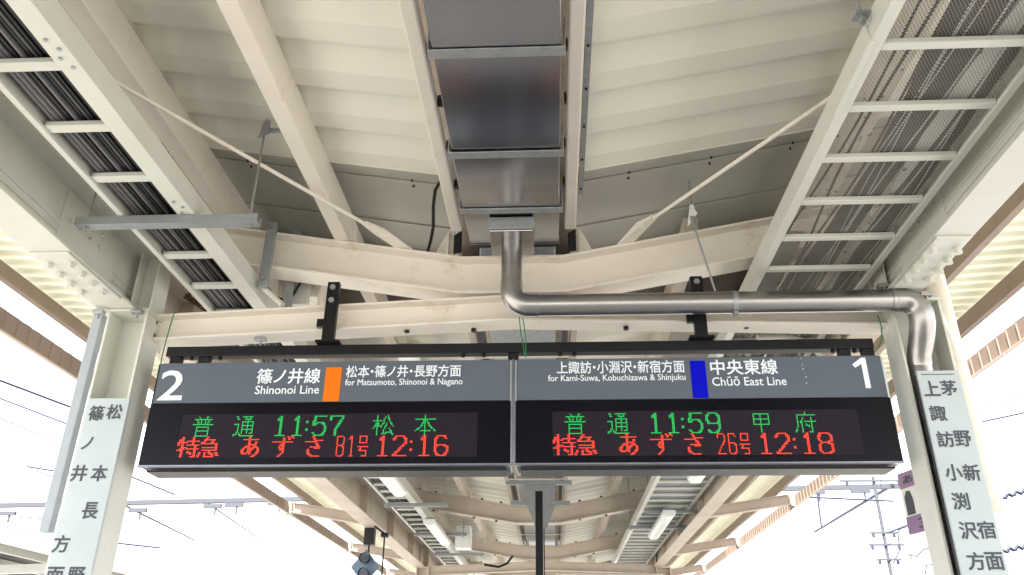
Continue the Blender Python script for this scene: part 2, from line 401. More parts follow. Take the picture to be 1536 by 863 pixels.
# purlins
def purlin(x, y0, y1, label, m, w_=.06, h=None):
    zt = sz(x)+.0; zb = vz(x)+.004
    t = tag(build('purlin', MB().chan((x, y0, (zb+zt)/2), (x, y1, (zb+zt)/2), w_, zt-zb-.004, .008), m, bevel=.003), label, 'beam', 'purlins under the roof sheets')
    return t
def purlin_thing(x, ya, yb, label, m, flip=1, h=None, w_=.07):
    zb = vz(x)+.004; zt = zb+h if h else sz(x)-.003
    t = thing('purlin', label, 'beam', (x, (ya+yb)/2, zb), 'purlins along the roof')
    zm = (zb+zt)/2
    build('channel', MB().prof((x, ya, zm), (x, yb, zm), [(-w_/2, -(zt-zb)/2), (w_/2, -(zt-zb)/2), (w_/2, (zt-zb)/2), (-w_/2, (zt-zb)/2)]), m, t, bevel=.006)
    for yy in BAYS:
        if ya < yy < yb: build('seat_cleat', MB().box(x+flip*(w_/2), x+flip*(w_/2+.008), yy-.07, yy+.07, zb, zb+.1), m, t)
    return t
purlin_thing(-1.29, -1, 4.55, 'cream purlin crossing the left roof with a rod bracket on its side', CREAM, w_=.09)
purlin_thing(-2.02, -1, 4.55, 'cream purlin beside the left cable tray', CREAM, w_=.10)
purlin_thing(1.70, -1, 4.55, 'cream purlin hidden above the right mesh tray', CREAM)
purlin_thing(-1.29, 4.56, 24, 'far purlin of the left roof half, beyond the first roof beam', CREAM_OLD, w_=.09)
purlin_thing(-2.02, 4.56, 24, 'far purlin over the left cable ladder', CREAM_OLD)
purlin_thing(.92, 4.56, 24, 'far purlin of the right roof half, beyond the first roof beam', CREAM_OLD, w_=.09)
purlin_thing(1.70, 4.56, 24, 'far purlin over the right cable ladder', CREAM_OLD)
# gutter side channels on gusset plates
def side_channel(xa, xb, ya, yb, label, m):
    t = thing('gutter_channel', label, 'beam', ((xa+xb)/2, (ya+yb)/2, 4.07), 'channels on both sides of the gutter')
    build('channel', MB().box(xa, xb, ya, yb, 4.07, 4.155), m, t, bevel=.01)
    return t
side_channel(-.605, -.535, -1, 4.36, 'cream channel along the left edge of the steel gutter', CREAM)
side_channel(.102, .172, -1, 4.36, 'cream channel along the right edge of the steel gutter', CREAM)
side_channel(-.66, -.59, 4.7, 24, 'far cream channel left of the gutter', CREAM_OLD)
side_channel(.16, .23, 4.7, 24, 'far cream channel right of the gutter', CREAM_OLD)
for xg, lab in ((-.625, 'left'), (.195, 'right')):
    t = thing('gusset_bracket', 'white triangular gusset bracket on the roof beam at the %s end of the gutter' % lab, 'bracket', (xg, 4.40, vz(xg)), 'gusset brackets holding the gutter channels')
    zb = vz(xg)-.002
    build('web_plate', MB().polyx([(4.37, zb), (4.50, zb), (4.45, 4.10), (4.40, 4.10)], xg-.004, xg+.004), CREAM, t)
    s = -1 if xg < 0 else 1
    build('face_plate', MB().poly([(xg-s*.07, zb+.0), (xg+s*.10, zb+.012), (xg+s*.008, 4.12), (xg-s*.04, 4.08)], 4.44, 4.448), CREAM, t)
    for dx in (-.05, .05):
        for dy in (-.05,): hexbolt(t, (xg+dx, 4.40, vz(xg+dx)), (0, 0, 1), .012, .012, CREAM)

# galvanised perforated strip on the right side of the right channel
t = tag(build('perforated_strip', MB().box(.176, .205, -1, 3.98, 4.085, 4.12), GALV), 'thin galvanised strip with bolts beside the right gutter channel', 'metal strip')
for q in range(9): hexbolt(t, (.19, 1.6+q*.29, 4.085), (0, 0, -1), .006, .008, BLACK)

# brace rods with end plates
def brace(p0, p1, label):
    t = thing('brace_rod', label, 'rod', ((Vector(p0)+Vector(p1))/2), 'diagonal brace rods')
    p0, p1 = Vector(p0), Vector(p1); d = (p1-p0).normalized()
    build('rod', MB().cyl(p0, p1-d*.06, .011, 8), CREAM, t)
    side = Vector((0, 0, 1)).cross(d).normalized()
    e = p1 + d*.28
    mb = MB(); hw = .018
    a, b = p1-d*.08, p1+d*.04
    mb.add([a-side*.02, a+side*.02, b+side*.045, e+side*.02+Vector((0,0,-.04)), e-side*.06+Vector((0,0,-.04)), b-side*.045] +
           [q+Vector((0, 0, .008)) for q in (a-side*.02, a+side*.02, b+side*.045, e+side*.02+Vector((0,0,-.04)), e-side*.06+Vector((0,0,-.04)), b-side*.045)],
           [(0,1,2,3,4,5), (11,10,9,8,7,6)] + [(i, 6+i, 6+(i+1) % 6, (i+1) % 6) for i in range(6)])
    build('end_plate', mb, CREAM, t)
    hexbolt(t, b-Vector((0, 0, .001)), (0, 0, -1), .013, .012, CREAM)
    hexbolt(t, b+d*.06-Vector((0, 0, .008)), (0, 0, -1), .013, .012, CREAM)
    return t
brace(at(118, 92, Z=4.0), at(560, 343, Z=4.0), 'thin white brace rod crossing the left roof to the centre')
brace(at(1290, 117, Z=4.0), at(970, 334, Z=4.0), 'thin white brace rod crossing the right roof to the centre')

# ================================================================== EAVES
OUT = {1: dict(z0=3.80, z1=3.99, xe=3.50, xb=2.08), -1: dict(z0=3.72, z1=3.90, xe=-3.92, xb=-2.68)}
for side, sn in ((-1, 'left'), (1, 'right')):
    o = OUT[side]
    for k, Y in enumerate(BAYS):
        if k == 1: continue
        nm = ['over the camera', 'beside the near pillar', 'hidden by the boards', 'nearest of those seen under the boards', 'second of those seen under the boards', 'farthest of those seen under the boards'][k]
        t = thing('eave_rafter', 'pinkish brown eave rafter on the %s side, %s' % (sn, nm), 'beam', (o['xe'], Y, o['z0']), 'eave rafters')
        m = PINKB if k > 1 else PINKB
        build('rafter', MB().ibeam((o['xb'], Y, o['z0']-.02), (o['xe']-side*.02, Y, o['z1']), .12, .15, .012, .01), m, t)
        build('end_cap', MB().box(min(o['xe']-side*.02, o['xe']+side*.10), max(o['xe']-side*.02, o['xe']+side*.10), Y-.075, Y+.075, o['z1']-.10, o['z1']+.07), m, t, bevel=.004)
    if side > 0: pr = [(2.755, 4.045, 4.19, 'brown eave purlin nearest the right long beam', BROWN), (3.32, 4.07, 4.225, 'brown purlin along the outer edge of the right eave sheet', BROWN)]
    else: pr = [(-3.74, 4.00, 4.125, 'brown purlin along the outer edge of the left eave sheet', BROWN)]
    for x, za, zb, lab, m in pr:
        t = thing('eave_purlin', lab, 'beam', (x, 10, za), 'eave purlins')
        build('web', MB().box(x-.004, x+.004, -2, 24, za, zb), m, t)
        sx = 1 if x < 3 else -1
        build('bottom_lip', MB().box(min(x, x-side*.05), max(x, x-side*.05), -2, 24, za-.008, za), m, t)
        build('top_lip', MB().box(min(x, x+side*.05), max(x, x+side*.05), -2, 24, zb-.008, zb), m, t)
    # fascia channel at the rafter ends with a wavy upper edge
    x = 3.53 if side > 0 else -3.95; za, zb = (3.875, 4.03) if side > 0 else (3.81, 3.96)
    t = thing('eave_fascia', 'brown fascia strip at the outermost edge of the %s eave' % sn, 'fascia', (x, 10, za), 'eave fascias')
    mb = MB(); n = 400; vs = []; 
    ys = [-2+26*i/n for i in range(n+1)]
    for xx in (x, x+side*.012):
        for y in ys: vs += [(xx, y, za), (xx, y, zb+  .006*abs(math.sin(math.pi*y/.15)))]
    K = 2*(n+1); fs = []
    for i in range(n):
        a = 2*i; fs += [(a, a+1, a+3, a+2), (K+a, K+a+2, K+a+3, K+a+1), (a+1, K+a+1, K+a+3, a+3), (a, a+2, K+a+2, K+a)]
    mb.add(vs, fs)
    build('fascia_sheet', mb, BROWN, t)
    build('bottom_trim', MB().box(min(x-side*.02, x+side*.012), max(x-side*.02, x+side*.012), -2, 24, za-.012, za-.002), PINKB, t)
    r0 = None
    for q in range(110):
        if r0 is None: r0 = build('rib', MB().box(min(x, x-side*.008), max(x, x-side*.004), 1, 1.012, za+.005, zb-.01), BROWN, t)
        else: copy_at(r0, (WL[r0.name].x, 1.01+q*.15, WL[r0.name].z))

# ================================================================== GUTTER
g = thing('rain_gutter', 'stainless steel box gutter down the middle of the roof, with galvanised straps', 'gutter', (XC, 2, 3.95))
GX0, GX1, GZ = -.478, .066, 3.95
segs = [(-1.2, .43), (.44, 1.16), (1.17, 1.89), (1.90, 2.625), (2.635, 3.36), (3.37, 3.90), (3.91, 4.30)]
for k, (a, b) in enumerate(segs):
    sag = .004 if k % 2 else 0
    mb = MB(); mb.box(GX0, GX1, a, b, GZ-sag, GZ+.22)
    # slightly dished bottom pan
    build('gutter_section', mb, STAIN, g, bevel=.006)
for y in (1.165, 1.895, 2.63, 3.365, 3.905):
    build('strap', MB().box(GX0-.02, GX1+.02, y-.028, y+.028, GZ-.014, GZ-.008).box(GX0-.02, GX0-.012, y-.028, y+.028, GZ-.008, GZ+.15).box(GX1+.012, GX1+.02, y-.028, y+.028, GZ-.008, GZ+.15), GALV, g, bevel=.002)
build('end_cap', MB().box(GX0-.004, GX1+.004, 4.301, 4.309, GZ-.004, GZ+.225), STAIN, g)
ob = build('outlet_box', MB().box(-.335, -.085, 3.98, 4.27, GZ-.10, GZ-.006), STAIN, g, bevel=.004)
build('outlet_cover', MB().box(-.345, -.075, 3.965, 3.979, GZ-.09, GZ+.0-.016), GALV, g, bevel=.002)
for x, s in ((-.56, 1), (.14, -1)):
    build('support_bracket', MB().poly([(x-.02, 3.90), (x+.03, 3.91), (x+.03, 4.06), (x-.02, 4.03)], 4.33, 4.338), BLACK, g)
g2 = thing('rain_gutter', 'dull grey gutter continuing over the far part of the platform', 'gutter', (XC, 14, 3.95))
for k in range(13):
    a = 4.75+k*1.48
    build('gutter_section', MB().box(GX0+.02, GX1-.02, a, a+1.47, GZ+.02, GZ+.22), GALV, g2, bevel=.004)
    build('strap', MB().box(GX0-.09, GX1+.09, a-.03, a+.01, GZ+.0, GZ+.008), CREAM_OLD, g2)
build('side_rail', MB().box(GX0-.075, GX0-.03, 4.75, 24, GZ+.02, GZ+.10), BLACK, g2)
build('side_rail', MB().box(GX1+.03, GX1+.075, 4.75, 24, GZ+.02, GZ+.10), BLACK, g2)
# black hangers between near gutter and channels
for k in range(8):
    y = 1.3+k*.37
    tag(build('gutter_hanger', MB().box(GX1+.022, .10, y, y+.03, 4.10, 4.15), BLACK), 'small black hanger between gutter and right channel', 'hanger', 'black hangers beside the gutter')
    tag(build('gutter_hanger', MB().box(-.533, GX0-.022, y, y+.03, 4.10, 4.15), BLACK), 'small black hanger between gutter and left channel', 'hanger', 'black hangers left of the gutter')

# downpipe
def arc(c, r, a0, a1, u, v, n=8):
    c, u, v = Vector(c), Vector(u), Vector(v)
    return [c+u*(r*math.cos(a0+(a1-a0)*i/n))+v*(r*math.sin(a0+(a1-a0)*i/n)) for i in range(n+1)]
dp = thing('drain_pipe', 'shiny steel pipe bending from the gutter outlet to the right pillar and down', 'pipe', (2.06, 4.28, 0))
R_ = .10; PY = 4.15; PZ = 3.462; PX = -.213; PR_ = .062
build('vertical_pipe', MB().cyl((PX, PY, 3.86), (PX, PY, PZ+R_+.02), PR_-.002, 28), PIPE, dp)
build('elbow', MB().tube([(PX, PY, PZ+R_+.05)]+arc((PX+R_, PY, PZ+R_), R_, math.pi, 1.5*math.pi, (1, 0, 0), (0, 0, 1), 10)+[(PX+R_+.05, PY, PZ)], PR_+.002, 28), PIPE, dp)
build('horizontal_pipe', MB().cyl((PX+R_+.04, PY, PZ), (1.90, PY, PZ), PR_, 28), PIPE, dp)
dv = Vector((0, .35, -1)).normalized()
e0 = Vector((2.03, PY, PZ))
pts = [(1.88, PY, PZ)]+arc((1.943, PY, PZ-.09), .09, math.pi/2, 0, (1, 0, 0), (0, 0, 1), 8)
pts += [(2.035, PY+.01, PZ-.13), (2.035, PY+.05, PZ-.19), (2.035, PY+.12, PZ-.27), (2.035, PY+.14, PZ-.33)]
build('elbow', MB().tube(pts, PR_+.004, 28), PIPE, dp)
build('vertical_pipe', MB().cyl((2.035, PY+.14, PZ-.31), (2.035, PY+.14, 0), PR_, 28), PIPE, dp)
for x in (1.03,):
    build('clamp', MB().tube([(x-.014, PY, PZ), (x+.014, PY, PZ)], PR_+.004, 28), GALV, dp)
    build('clamp_bolt', MB().box(x-.012, x+.012, PY-.03, PY+.01, PZ-PR_-.02, PZ-PR_-.003), GALV, dp)
for x in (1.905, PX+R_+.045): build('joint_ring', MB().tube([(x-.003, PY, PZ), (x+.003, PY, PZ)], PR_+.005, 28), GALV, dp)
rh = thing('rod_hanger', 'thin steel rod with a white bracket plate holding up the horizontal pipe', 'hanger', (.86, 4.2, 3.52))
p_a = at(1038, 330, Y=4.12); p_b = at(1073, 437, Y=4.15)
build('rod', MB().cyl(p_a, p_b, .006, 8), GALV, rh)
q = at(1038, 318, Y=4.12)
build('bracket_plate', MB().add([q+Vector(a) for a in ((-.035, 0, -.10), (.03, .0, -.01), (.02, 0, .01), (.0, 0, .10), (-.035, .004, -.10), (.03, .004, -.01), (.02, .004, .01), (.0, .004, .10))],
      [(0,1,2,3), (7,6,5,4), (0,4,5,1), (1,5,6,2), (2,6,7,3), (3,7,4,0)]), WHITE, rh)
build('turnbuckle', MB().cyl(p_a+Vector((0, 0, .02)), p_a+Vector((.015, 0, -.06)), .014, 8), GALV, rh)
build('rod_top', MB().cyl(q+Vector((0, 0, .05)), (q.x, 4.12, sz(q.x)), .007, 8), GALV, rh)

# ================================================================== CABLE TRAYS
lt = thing('cable_ladder', 'left cable ladder with white rails and rungs, full of black cables', 'cable tray', (-1.98, 8, 3.69))
build('rail', MB().box(-1.875, -1.785, .8, 22, 3.672, 3.69).box(-1.80, -1.785, .8, 22, 3.69, 3.79), PALE, lt, bevel=.002)
build('rail', MB().box(-2.185, -2.155, .8, 22, 3.672, 3.69).box(-2.185, -2.172, .8, 22, 3.69, 3.79), PALE, lt, bevel=.002)
r0 = None
for k in range(52):
    y = 1.19+.39*k
    if y > 21: break
    if r0 is None: r0 = build('rung', MB().box(-2.156, -1.874, y-.026, y+.026, 3.686, 3.712), PALE, lt, bevel=.004)
    else: copy_at(r0, (WL[r0.name].x, y, WL[r0.name].z))
for y in (2.2, 3.32, 5.6): 
    for q in range(4): hexbolt(lt, (-1.83+(.012 if q % 2 else -.012), y+q*.05, 3.672), (0, 0, -1), .008, .008, GALV)
cb = thing('cable_bundle', 'thick bundle of black and grey cables lying in the left ladder', 'cables', (-2.0, 8, 3.71))
nc = 30
for k in range(nc):
    layer = k % 3; u = (k+.5)/nc
    x = -2.135 + .235*u + random.uniform(-.006, .006); z = 3.726 + layer*.022 + random.uniform(0, .006); r = random.uniform(.008, .0125)
    ph0 = random.uniform(0, 6); am = random.uniform(.003, .012)
    pts = [(x+am*math.sin(ph0+y*random.uniform(.9, 1.0)), y, z+.004*math.sin(2*y+ph0)) for y in [.8+.45*i for i in range(12)]]
    pts += [(x, 7.5, z), (x, 12, z), (x, 21, z)]
    m = RUBGR if (u < .5 and random.random() < .62) else (RUBMID if random.random() < .35 else RUBBER)
    build('cable', MB().tube(pts, r, 6), m, cb)
build('cable_cover', MB().box(-2.16, -1.88, .8, 21, 3.80, 3.806), RUBBER, cb)

rt = thing('cable_ladder', 'right cable ladder with a wire mesh floor, dust and loose cables showing through', 'cable tray', (1.53, 8, 3.69))
build('rail', MB().box(1.195, 1.245, .8, 21, 3.672, 3.688).box(1.195, 1.205, .8, 21, 3.688, 3.78), PALE, rt, bevel=.002)
build('rail', MB().box(1.83, 1.865, .8, 21, 3.672, 3.688).box(1.855, 1.865, .8, 21, 3.688, 3.78), PALE, rt, bevel=.002)
build('rail_joint', MB().box(1.185, 1.21, 2.33, 2.75, 3.664, 3.75), PALE, rt, bevel=.002)
r0 = None
for k in range(56):
    y = 1.28+.3637*k
    if y > 20.6: break
    if r0 is None: r0 = build('rung', MB().box(1.246, 1.829, y-.020, y+.020, 3.676, 3.702), PALE, rt, bevel=.004)
    else: copy_at(r0, (WL[r0.name].x, y, WL[r0.name].z))
MESHM = mat('dull_mesh_steel', (.33, .315, .285), .6, .1, col2=(.20, .185, .165), scale=5)
# expanded metal: two families of thin diagonal strands
mb = MB(); x0, x1, ya, yb = 1.246, 1.829, 1.0, 6.6; pit = .0190; sl_ = 1.35
wd = .0021; n = 0
W = x1-x0
for sgn in (1, -1):
    y = ya - W*sl_
    while y < yb + W*sl_:
        A = Vector((x0, y, 3.7065)); B = Vector((x1, y+sgn*W*sl_, 3.7065))
        def clip(A, B):
            t0, t1 = 0, 1; dy = B.y-A.y
            for lim, s in ((ya, 1), (yb, -1)):
                t = (lim-A.y)/dy
                if (dy > 0) == (s > 0): t0 = max(t0, t)
                else: t1 = min(t1, t)
            return (A+(B-A)*t0, A+(B-A)*t1) if t1 > t0 else None
        c = clip(A, B)
        if c and (c[1]-c[0]).length > .01:
            a, b = c; nrm = Vector((-(b-a).y, (b-a).x, 0)).normalized()*wd/2
            up = Vector((0, 0, .0012))
            mb.add([a-nrm, b-nrm, b+nrm, a+nrm, a-nrm+up, b-nrm+up, b+nrm+up, a+nrm+up], [(0,3,2,1),(4,5,6,7),(0,1,5,4),(2,3,7,6)])
        y += pit
build('mesh_floor', mb, MESHM, rt, kind='stuff')
build('solid_floor', MB().box(1.248, 1.827, 6.62, 20.6, 3.706, 3.710), GREYP, rt)
lc = thing('loose_cables', 'loose dark sheets, hoses and pale cables lying on the right wire mesh', 'cables', (1.55, 3, 3.71))
mb = MB(); 
def strip(xs0, xs1, m, z=3.716, ya=.9, yb=6.6, amp=.012, seed=0, name='cover_strip'):
    rr = random.Random(seed); n = 44; vs = []
    for i in range(n+1):
        y = ya+(yb-ya)*i/n
        o1 = amp*math.sin(y*2.1+seed)+rr.uniform(-.004, .004); o2 = amp*math.sin(y*1.7+seed*2)+rr.uniform(-.004, .004)
        vs += [(xs0+o1, y, z), (xs1+o2, y, z), (xs1+o2, y, z+.012), (xs0+o1, y, z+.012)]
    fs = []
    for i in range(n):
        a = 4*i
        for q in range(4): fs.append((a+q, a+(q+1) % 4, a+4+(q+1) % 4, a+4+q))
    fs += [(3, 2, 1, 0), (4*n, 4*n+1, 4*n+2, 4*n+3)]
    build(name, MB().add(vs, fs), m, lc)
strip(1.46, 1.60, RUBBER, amp=.035, seed=1)
strip(1.58, 1.655, RUBBER, z=3.73, amp=.02, seed=2)
strip(1.735, 1.80, RUBMID, z=3.735, amp=.022, seed=3)
strip(1.79, 1.828, RUBBER, z=3.75, amp=.008, seed=4)
strip(1.68, 1.705, WHITE, z=3.722, amp=.03, seed=5, name='pale_strip')
strip(1.27, 1.40, OLIVE, z=3.76, ya=3.9, yb=6.6, amp=.02, seed=6)
for x, r, m, s in ((1.30, .006, RUBBER, 5), (1.40, .007, RUBBER, 1.3), (1.43, .006, RUBBER, 4), (1.53, .003, WHITE, 3), (1.56, .0025, WHITE, 1), (1.62, .004, WHITE, 6), (1.71, .004, WHITE, 4.4), (1.755, .003, WHITE, 2.8), (1.48, .0025, WHITE, 5.2)):
    zz = 3.712+r if m is not WHITE else 3.7115+r
    pts = [(x+.03*math.sin(y*1.3+s)+.012*math.sin(y*3.1+s), y, zz) for y in [.9+.2*i for i in range(29)]]
    build('cable', MB().tube(pts, r, 6), m, lc)
mb = MB()
rr = random.Random(3)
for k in range(420):
    y = 4.75 + abs(rr.gauss(0, .75)); x = rr.uniform(1.27, 1.80)
    if y > 6.5: continue
    s = rr.uniform(.004, .017); mb.box(x-s, x+s, y-s*.7, y+s*.7, 3.7095, 3.7095+s*.5)
for k in range(90):
    y = rr.uniform(1.4, 4.7); x = rr.uniform(1.27, 1.80); s = rr.uniform(.003, .007); mb.box(x-s, x+s, y-s, y+s, 3.7095, 3.7095+s*.5)
o = tag(build('debris', mb, DEBRIS, kind='stuff'), 'brown dust and litter lying on the right wire mesh', 'debris')
pcnd = [(1.22, 5.05, 3.70), (1.40, 5.05, 3.60), (1.62, 5.1, 3.56), (1.74, 5.2, 3.50), (1.80, 5.2, 3.40), (1.82, 5.2, 3.2)]
tag(build('flexible_conduit', MB().tube([(1.35, 4.95, 3.58), (1.50, 4.95, 3.585), (1.62, 4.95, 3.56), (1.70, 4.95, 3.50), (1.75, 4.95, 3.42), (1.78, 4.95, 3.30)], .018, 10), PALE), 'pale bent conduit tube behind the tie beam at right', 'conduit')

# hung channels across the trays
def hung_channel(x0, x1, Y, z, label, rods=True, m=GREYP, zr=None, rx=None):
    t = thing('hung_channel', label, 'channel', ((x0+x1)/2, Y, z), 'channels hung under the cable ladders')
    build('channel', MB().prof((x0, Y, z), (x1, Y, z), [(-.03, -.022), (.03, -.022), (.03, .022), (.02, .022), (.02, -.012), (-.02, -.012), (-.02, .022), (-.03, .022)]), m, t)
    for x, xt in ((x0+.05, x0+.05), (x1-.05, x1-.05)):
        zt = vz(x) if zr is None else zr
        build('rod', MB().cyl((x, Y, z-.05), (xt, Y, sz(x)+.03), .006, 6), GALV, t)
        build('nut', MB().tube([(x, Y, z-.036), (x, Y, z-.022)], .014, 6), GALV, t)
    return t
hung_channel(-2.40, -1.46, 3.47, 3.645, 'grey channel hung across the near left cable ladder on two rods')
hung_channel(-2.18, -1.34, 10.6, 3.61, 'grey channel under the far left ladder, nearest below the boards')
hung_channel(-2.15, -1.33, 12.9, 3.61, 'grey channel under the far left ladder, passing the white lamp')
hung_channel(-2.15, -1.23, 15.1, 3.61, 'grey channel under the far left ladder, farthest below the white cabinet')
hung_channel(1.25, 2.05, 11.1, 3.61, 'grey channel under the far right ladder, at the top of the white lamp')
hung_channel(1.10, 1.97, 12.3, 3.61, 'grey channel under the far right ladder, at the middle of the white lamp')

# lamps
def lamp(x, y0, y1, z, label):
    t = thing('lamp', label, 'lamp', (x, (y0+y1)/2, z), 'white lamps under the cable ladders')
    build('lamp_cover', MB().prof((x, y0, z), (x, y1, z), [(-.05, -.04), (.05, -.04), (.085, .0), (.085, .05), (-.085, .05), (-.085, .0)]), LAMP, t, bevel=.012)
    build('base_plate', MB().box(x-.06, x+.06, y0+.05, y1-.05, z+.052, z+.075), GREYP, t)
lamp(-1.80, 8.35, 9.6, 3.55, 'white lamp cover just below the left board, nearer of the two on the left')
lamp(-1.72, 11.5, 13.4, 3.55, 'white lamp cover under the left ladder, farther of the two on the left')
lamp(1.56, 7.6, 8.95, 3.55, 'white lamp cover touching the bottom edge of the right board')
lamp(1.53, 10.9, 12.8, 3.55, 'white lamp cover under the far right ladder')
lamp(-1.15, 5.9, 7.2, 3.9, 'white lamp hidden behind the left board')

# grey vertical channel and junction boxes in front of the first roof beam
vc = thing('vertical_channel', 'grey vertical channel bolted across the left arm of the roof beam', 'channel', (-1.735, 4.3, 3.7))
build('channel', MB().prof((-1.735, 4.345, 3.70), (-1.735, 4.345, 4.15), [(-.03, -.015), (.03, -.015), (.03, .015), (-.03, .015)], up=(0, 1, 0)), GREYP, vc, bevel=.003)
build('rear_channel', MB().box(-1.68, -1.63, 4.56, 4.60, 3.60, 4.22), GREYP, vc)
for z in (3.75, 4.11): hexbolt(vc, (-1.735, 4.33, z), (0, -1, 0), .012, .012, GALV)
jb = thing('junction_box', 'pale junction box with an open lid behind the left roof beam arm', 'box', (-1.62, 4.75, 3.72))
build('box_body', MB().box(-1.78, -1.50, 4.70, 4.92, 3.80, 4.02), CREAM, jb, bevel=.008)
build('box_lid', MB().box(-1.70, -1.55, 4.66, 4.69, 3.73, 3.92), PALE, jb, bevel=.004)
build('bracket', MB().box(-1.49, -1.475, 4.66, 4.70, 3.66, 3.95), CREAM, jb)
tag(build('black_cable', MB().tube([at(452, 408, Y=4.62), at(450, 425, Y=4.6), at(440, 442, Y=4.6), at(425, 450, Y=4.6), at(412, 445, Y=4.58)], .009, 8), RUBBER), 'black cable looping under the junction box', 'cable')
tag(build('conduit_stub', MB().cyl(at(388, 425, Y=4.40), at(424, 458, Y=4.36), .018, 10), PALE), 'short beige conduit stub beside the end of the left near ladder', 'conduit')
tag(build('black_cable', MB().tube([at(662, 270, Z=4.15), at(653, 285, Z=4.12), at(650, 310, Z=4.1), at(650, 340, Z=4.08), at(646, 362, Z=4.05), at(641, 380, Z=4.0)], .010, 8), RUBBER), 'black cable hanging from the roof left of the gutter', 'cable')
# rod bracket on the purlin
rbk = thing('rod_bracket', 'small grey bracket on the left purlin holding a thin rod', 'bracket', at(402, 200, Y=3.45))
p = Vector((-1.50, 3.47, 4.20))
build('plate', MB().poly([(p.x-.03, p.z-.06), (p.x+.03, p.z-.03), (p.x+.02, p.z+.05), (p.x-.01, p.z+.05)], 3.445, 3.452), GREYP, rbk)
build('clip', MB().box(p.x+.02, p.x+.10, 3.455, 3.475, p.z-.01, p.z+.01), GALV, rbk)
rb2 = thing('rod_bracket', 'dark bracket plate with a hanging rod at the upper end of the right ladder rail', 'bracket', (1.19, 2.3, 3.75))
build('plate', MB().box(1.14, 1.23, 2.28, 2.33, 3.765, 3.775), GREYP, rb2)
build('rod', MB().cyl((1.165, 2.30, 3.72), (1.15, 2.28, 4.30), .006, 6), GALV, rb2)
build('nut', MB().tube([(1.165, 2.30, 3.75), (1.165, 2.30, 3.73)], .014, 6), GALV, rb2)
# beam clamps
def clampt(p, label):
    t = thing('beam_clamp', label, 'clamp', p, 'galvanised beam clamps'); p = Vector(p)
    build('jaw', MB().box(p.x-.035, p.x+.03, p.y-.02, p.y+.02, p.z-.012, p.z+.012), GALV, t, bevel=.003)
    build('screw', MB().cyl(p+Vector((0, 0, -.04)), p+Vector((0, 0, .02)), .008, 8), GALV, t)
clampt((-2.64, 4.22, 3.49), 'galvanised clamp under the left long beam, left of the pillar head')
clampt((-2.41, 4.22, 3.49), 'galvanised clamp under the left long beam, right of the pillar head')
clampt((1.87, 4.16, 3.555), 'galvanised clamp above the pipe elbow, inner one')
clampt((2.08, 4.14, 3.49), 'galvanised clamp right above the pipe elbow, outer one')
clampt((-2.30, 3.93, 3.92), 'galvanised clamp on the left beam above the short pillar stub')
clampt((-1.70, 4.35, 3.36), 'galvanised clamp under the tie beam above the left board')
for x in (-.85, -.45, .45, 1.15): tag(hexbolt(None, (x, 4.42, 3.44), (0, 0, -1), .016, .02, BLACK, name='bolt_head'), 'dark bolt head under the tie beam', 'bolt', 'bolt heads under the tie beam')

t = thing('pipe_clip', 'rusty brown pipe clips on a short rail above the left end of the tie beam', 'clip', at(292, 455, Y=4.9))
RUST = mat('rusty_brown_steel', (.22, .12, .07), .8, col2=(.10, .06, .04), scale=30)
build('rail', MB().bar(at(276, 443, Y=4.9), at(316, 470, Y=4.9), .03, .03), RUST, t)
for a in ((283, 444), (293, 450), (303, 460)): build('clip', MB().tube([at(a[0]-3, a[1]+1, Y=4.86), at(a[0]+3, a[1]-1, Y=4.86)], .022, 10), RUST, t)
# ================================================================== DISPLAY BOARDS
YB = 4.30
fr = thing('sign_support', 'black steel frame with two posts that the display boards hang from', 'frame', (XC, 4.36, 3.2))
build('top_bar', MB().box(-2.245, 1.822, 4.33, 4.40, 3.252, 3.312), BLACK, fr, bevel=.004)
for x in (-1.285, .862):
    build('post', MB().box(x-.036, x+.036, 4.285, 4.325, 3.312, 3.70), BLACK, fr, bevel=.004)
    build('post_foot', MB().box(x-.07, x+.07, 4.28, 4.36, 3.313, 3.325), BLACK, fr)
    build('side_tab', MB().box(x-.075, x-.037, 4.29, 4.32, 3.41, 3.46), BLACK, fr)
    for z in (3.66, 3.575): hexbolt(fr, (x, 4.285, z), (0, -1, 0), .018, .014, GALV)
for x in (-2.19, -2.02, XC, 1.66, 1.79):
    build('hanger', MB().box(x-.03, x+.03, 4.34, 4.39, 3.198, 3.251), BLACK, fr)
for x in (-2.1, -1.93, -.5, -.38, .06, .14, 1.60, 1.72): hexbolt(fr, (x, 4.36, 3.251), (0, 0, -1), .012, .014, BLACK)

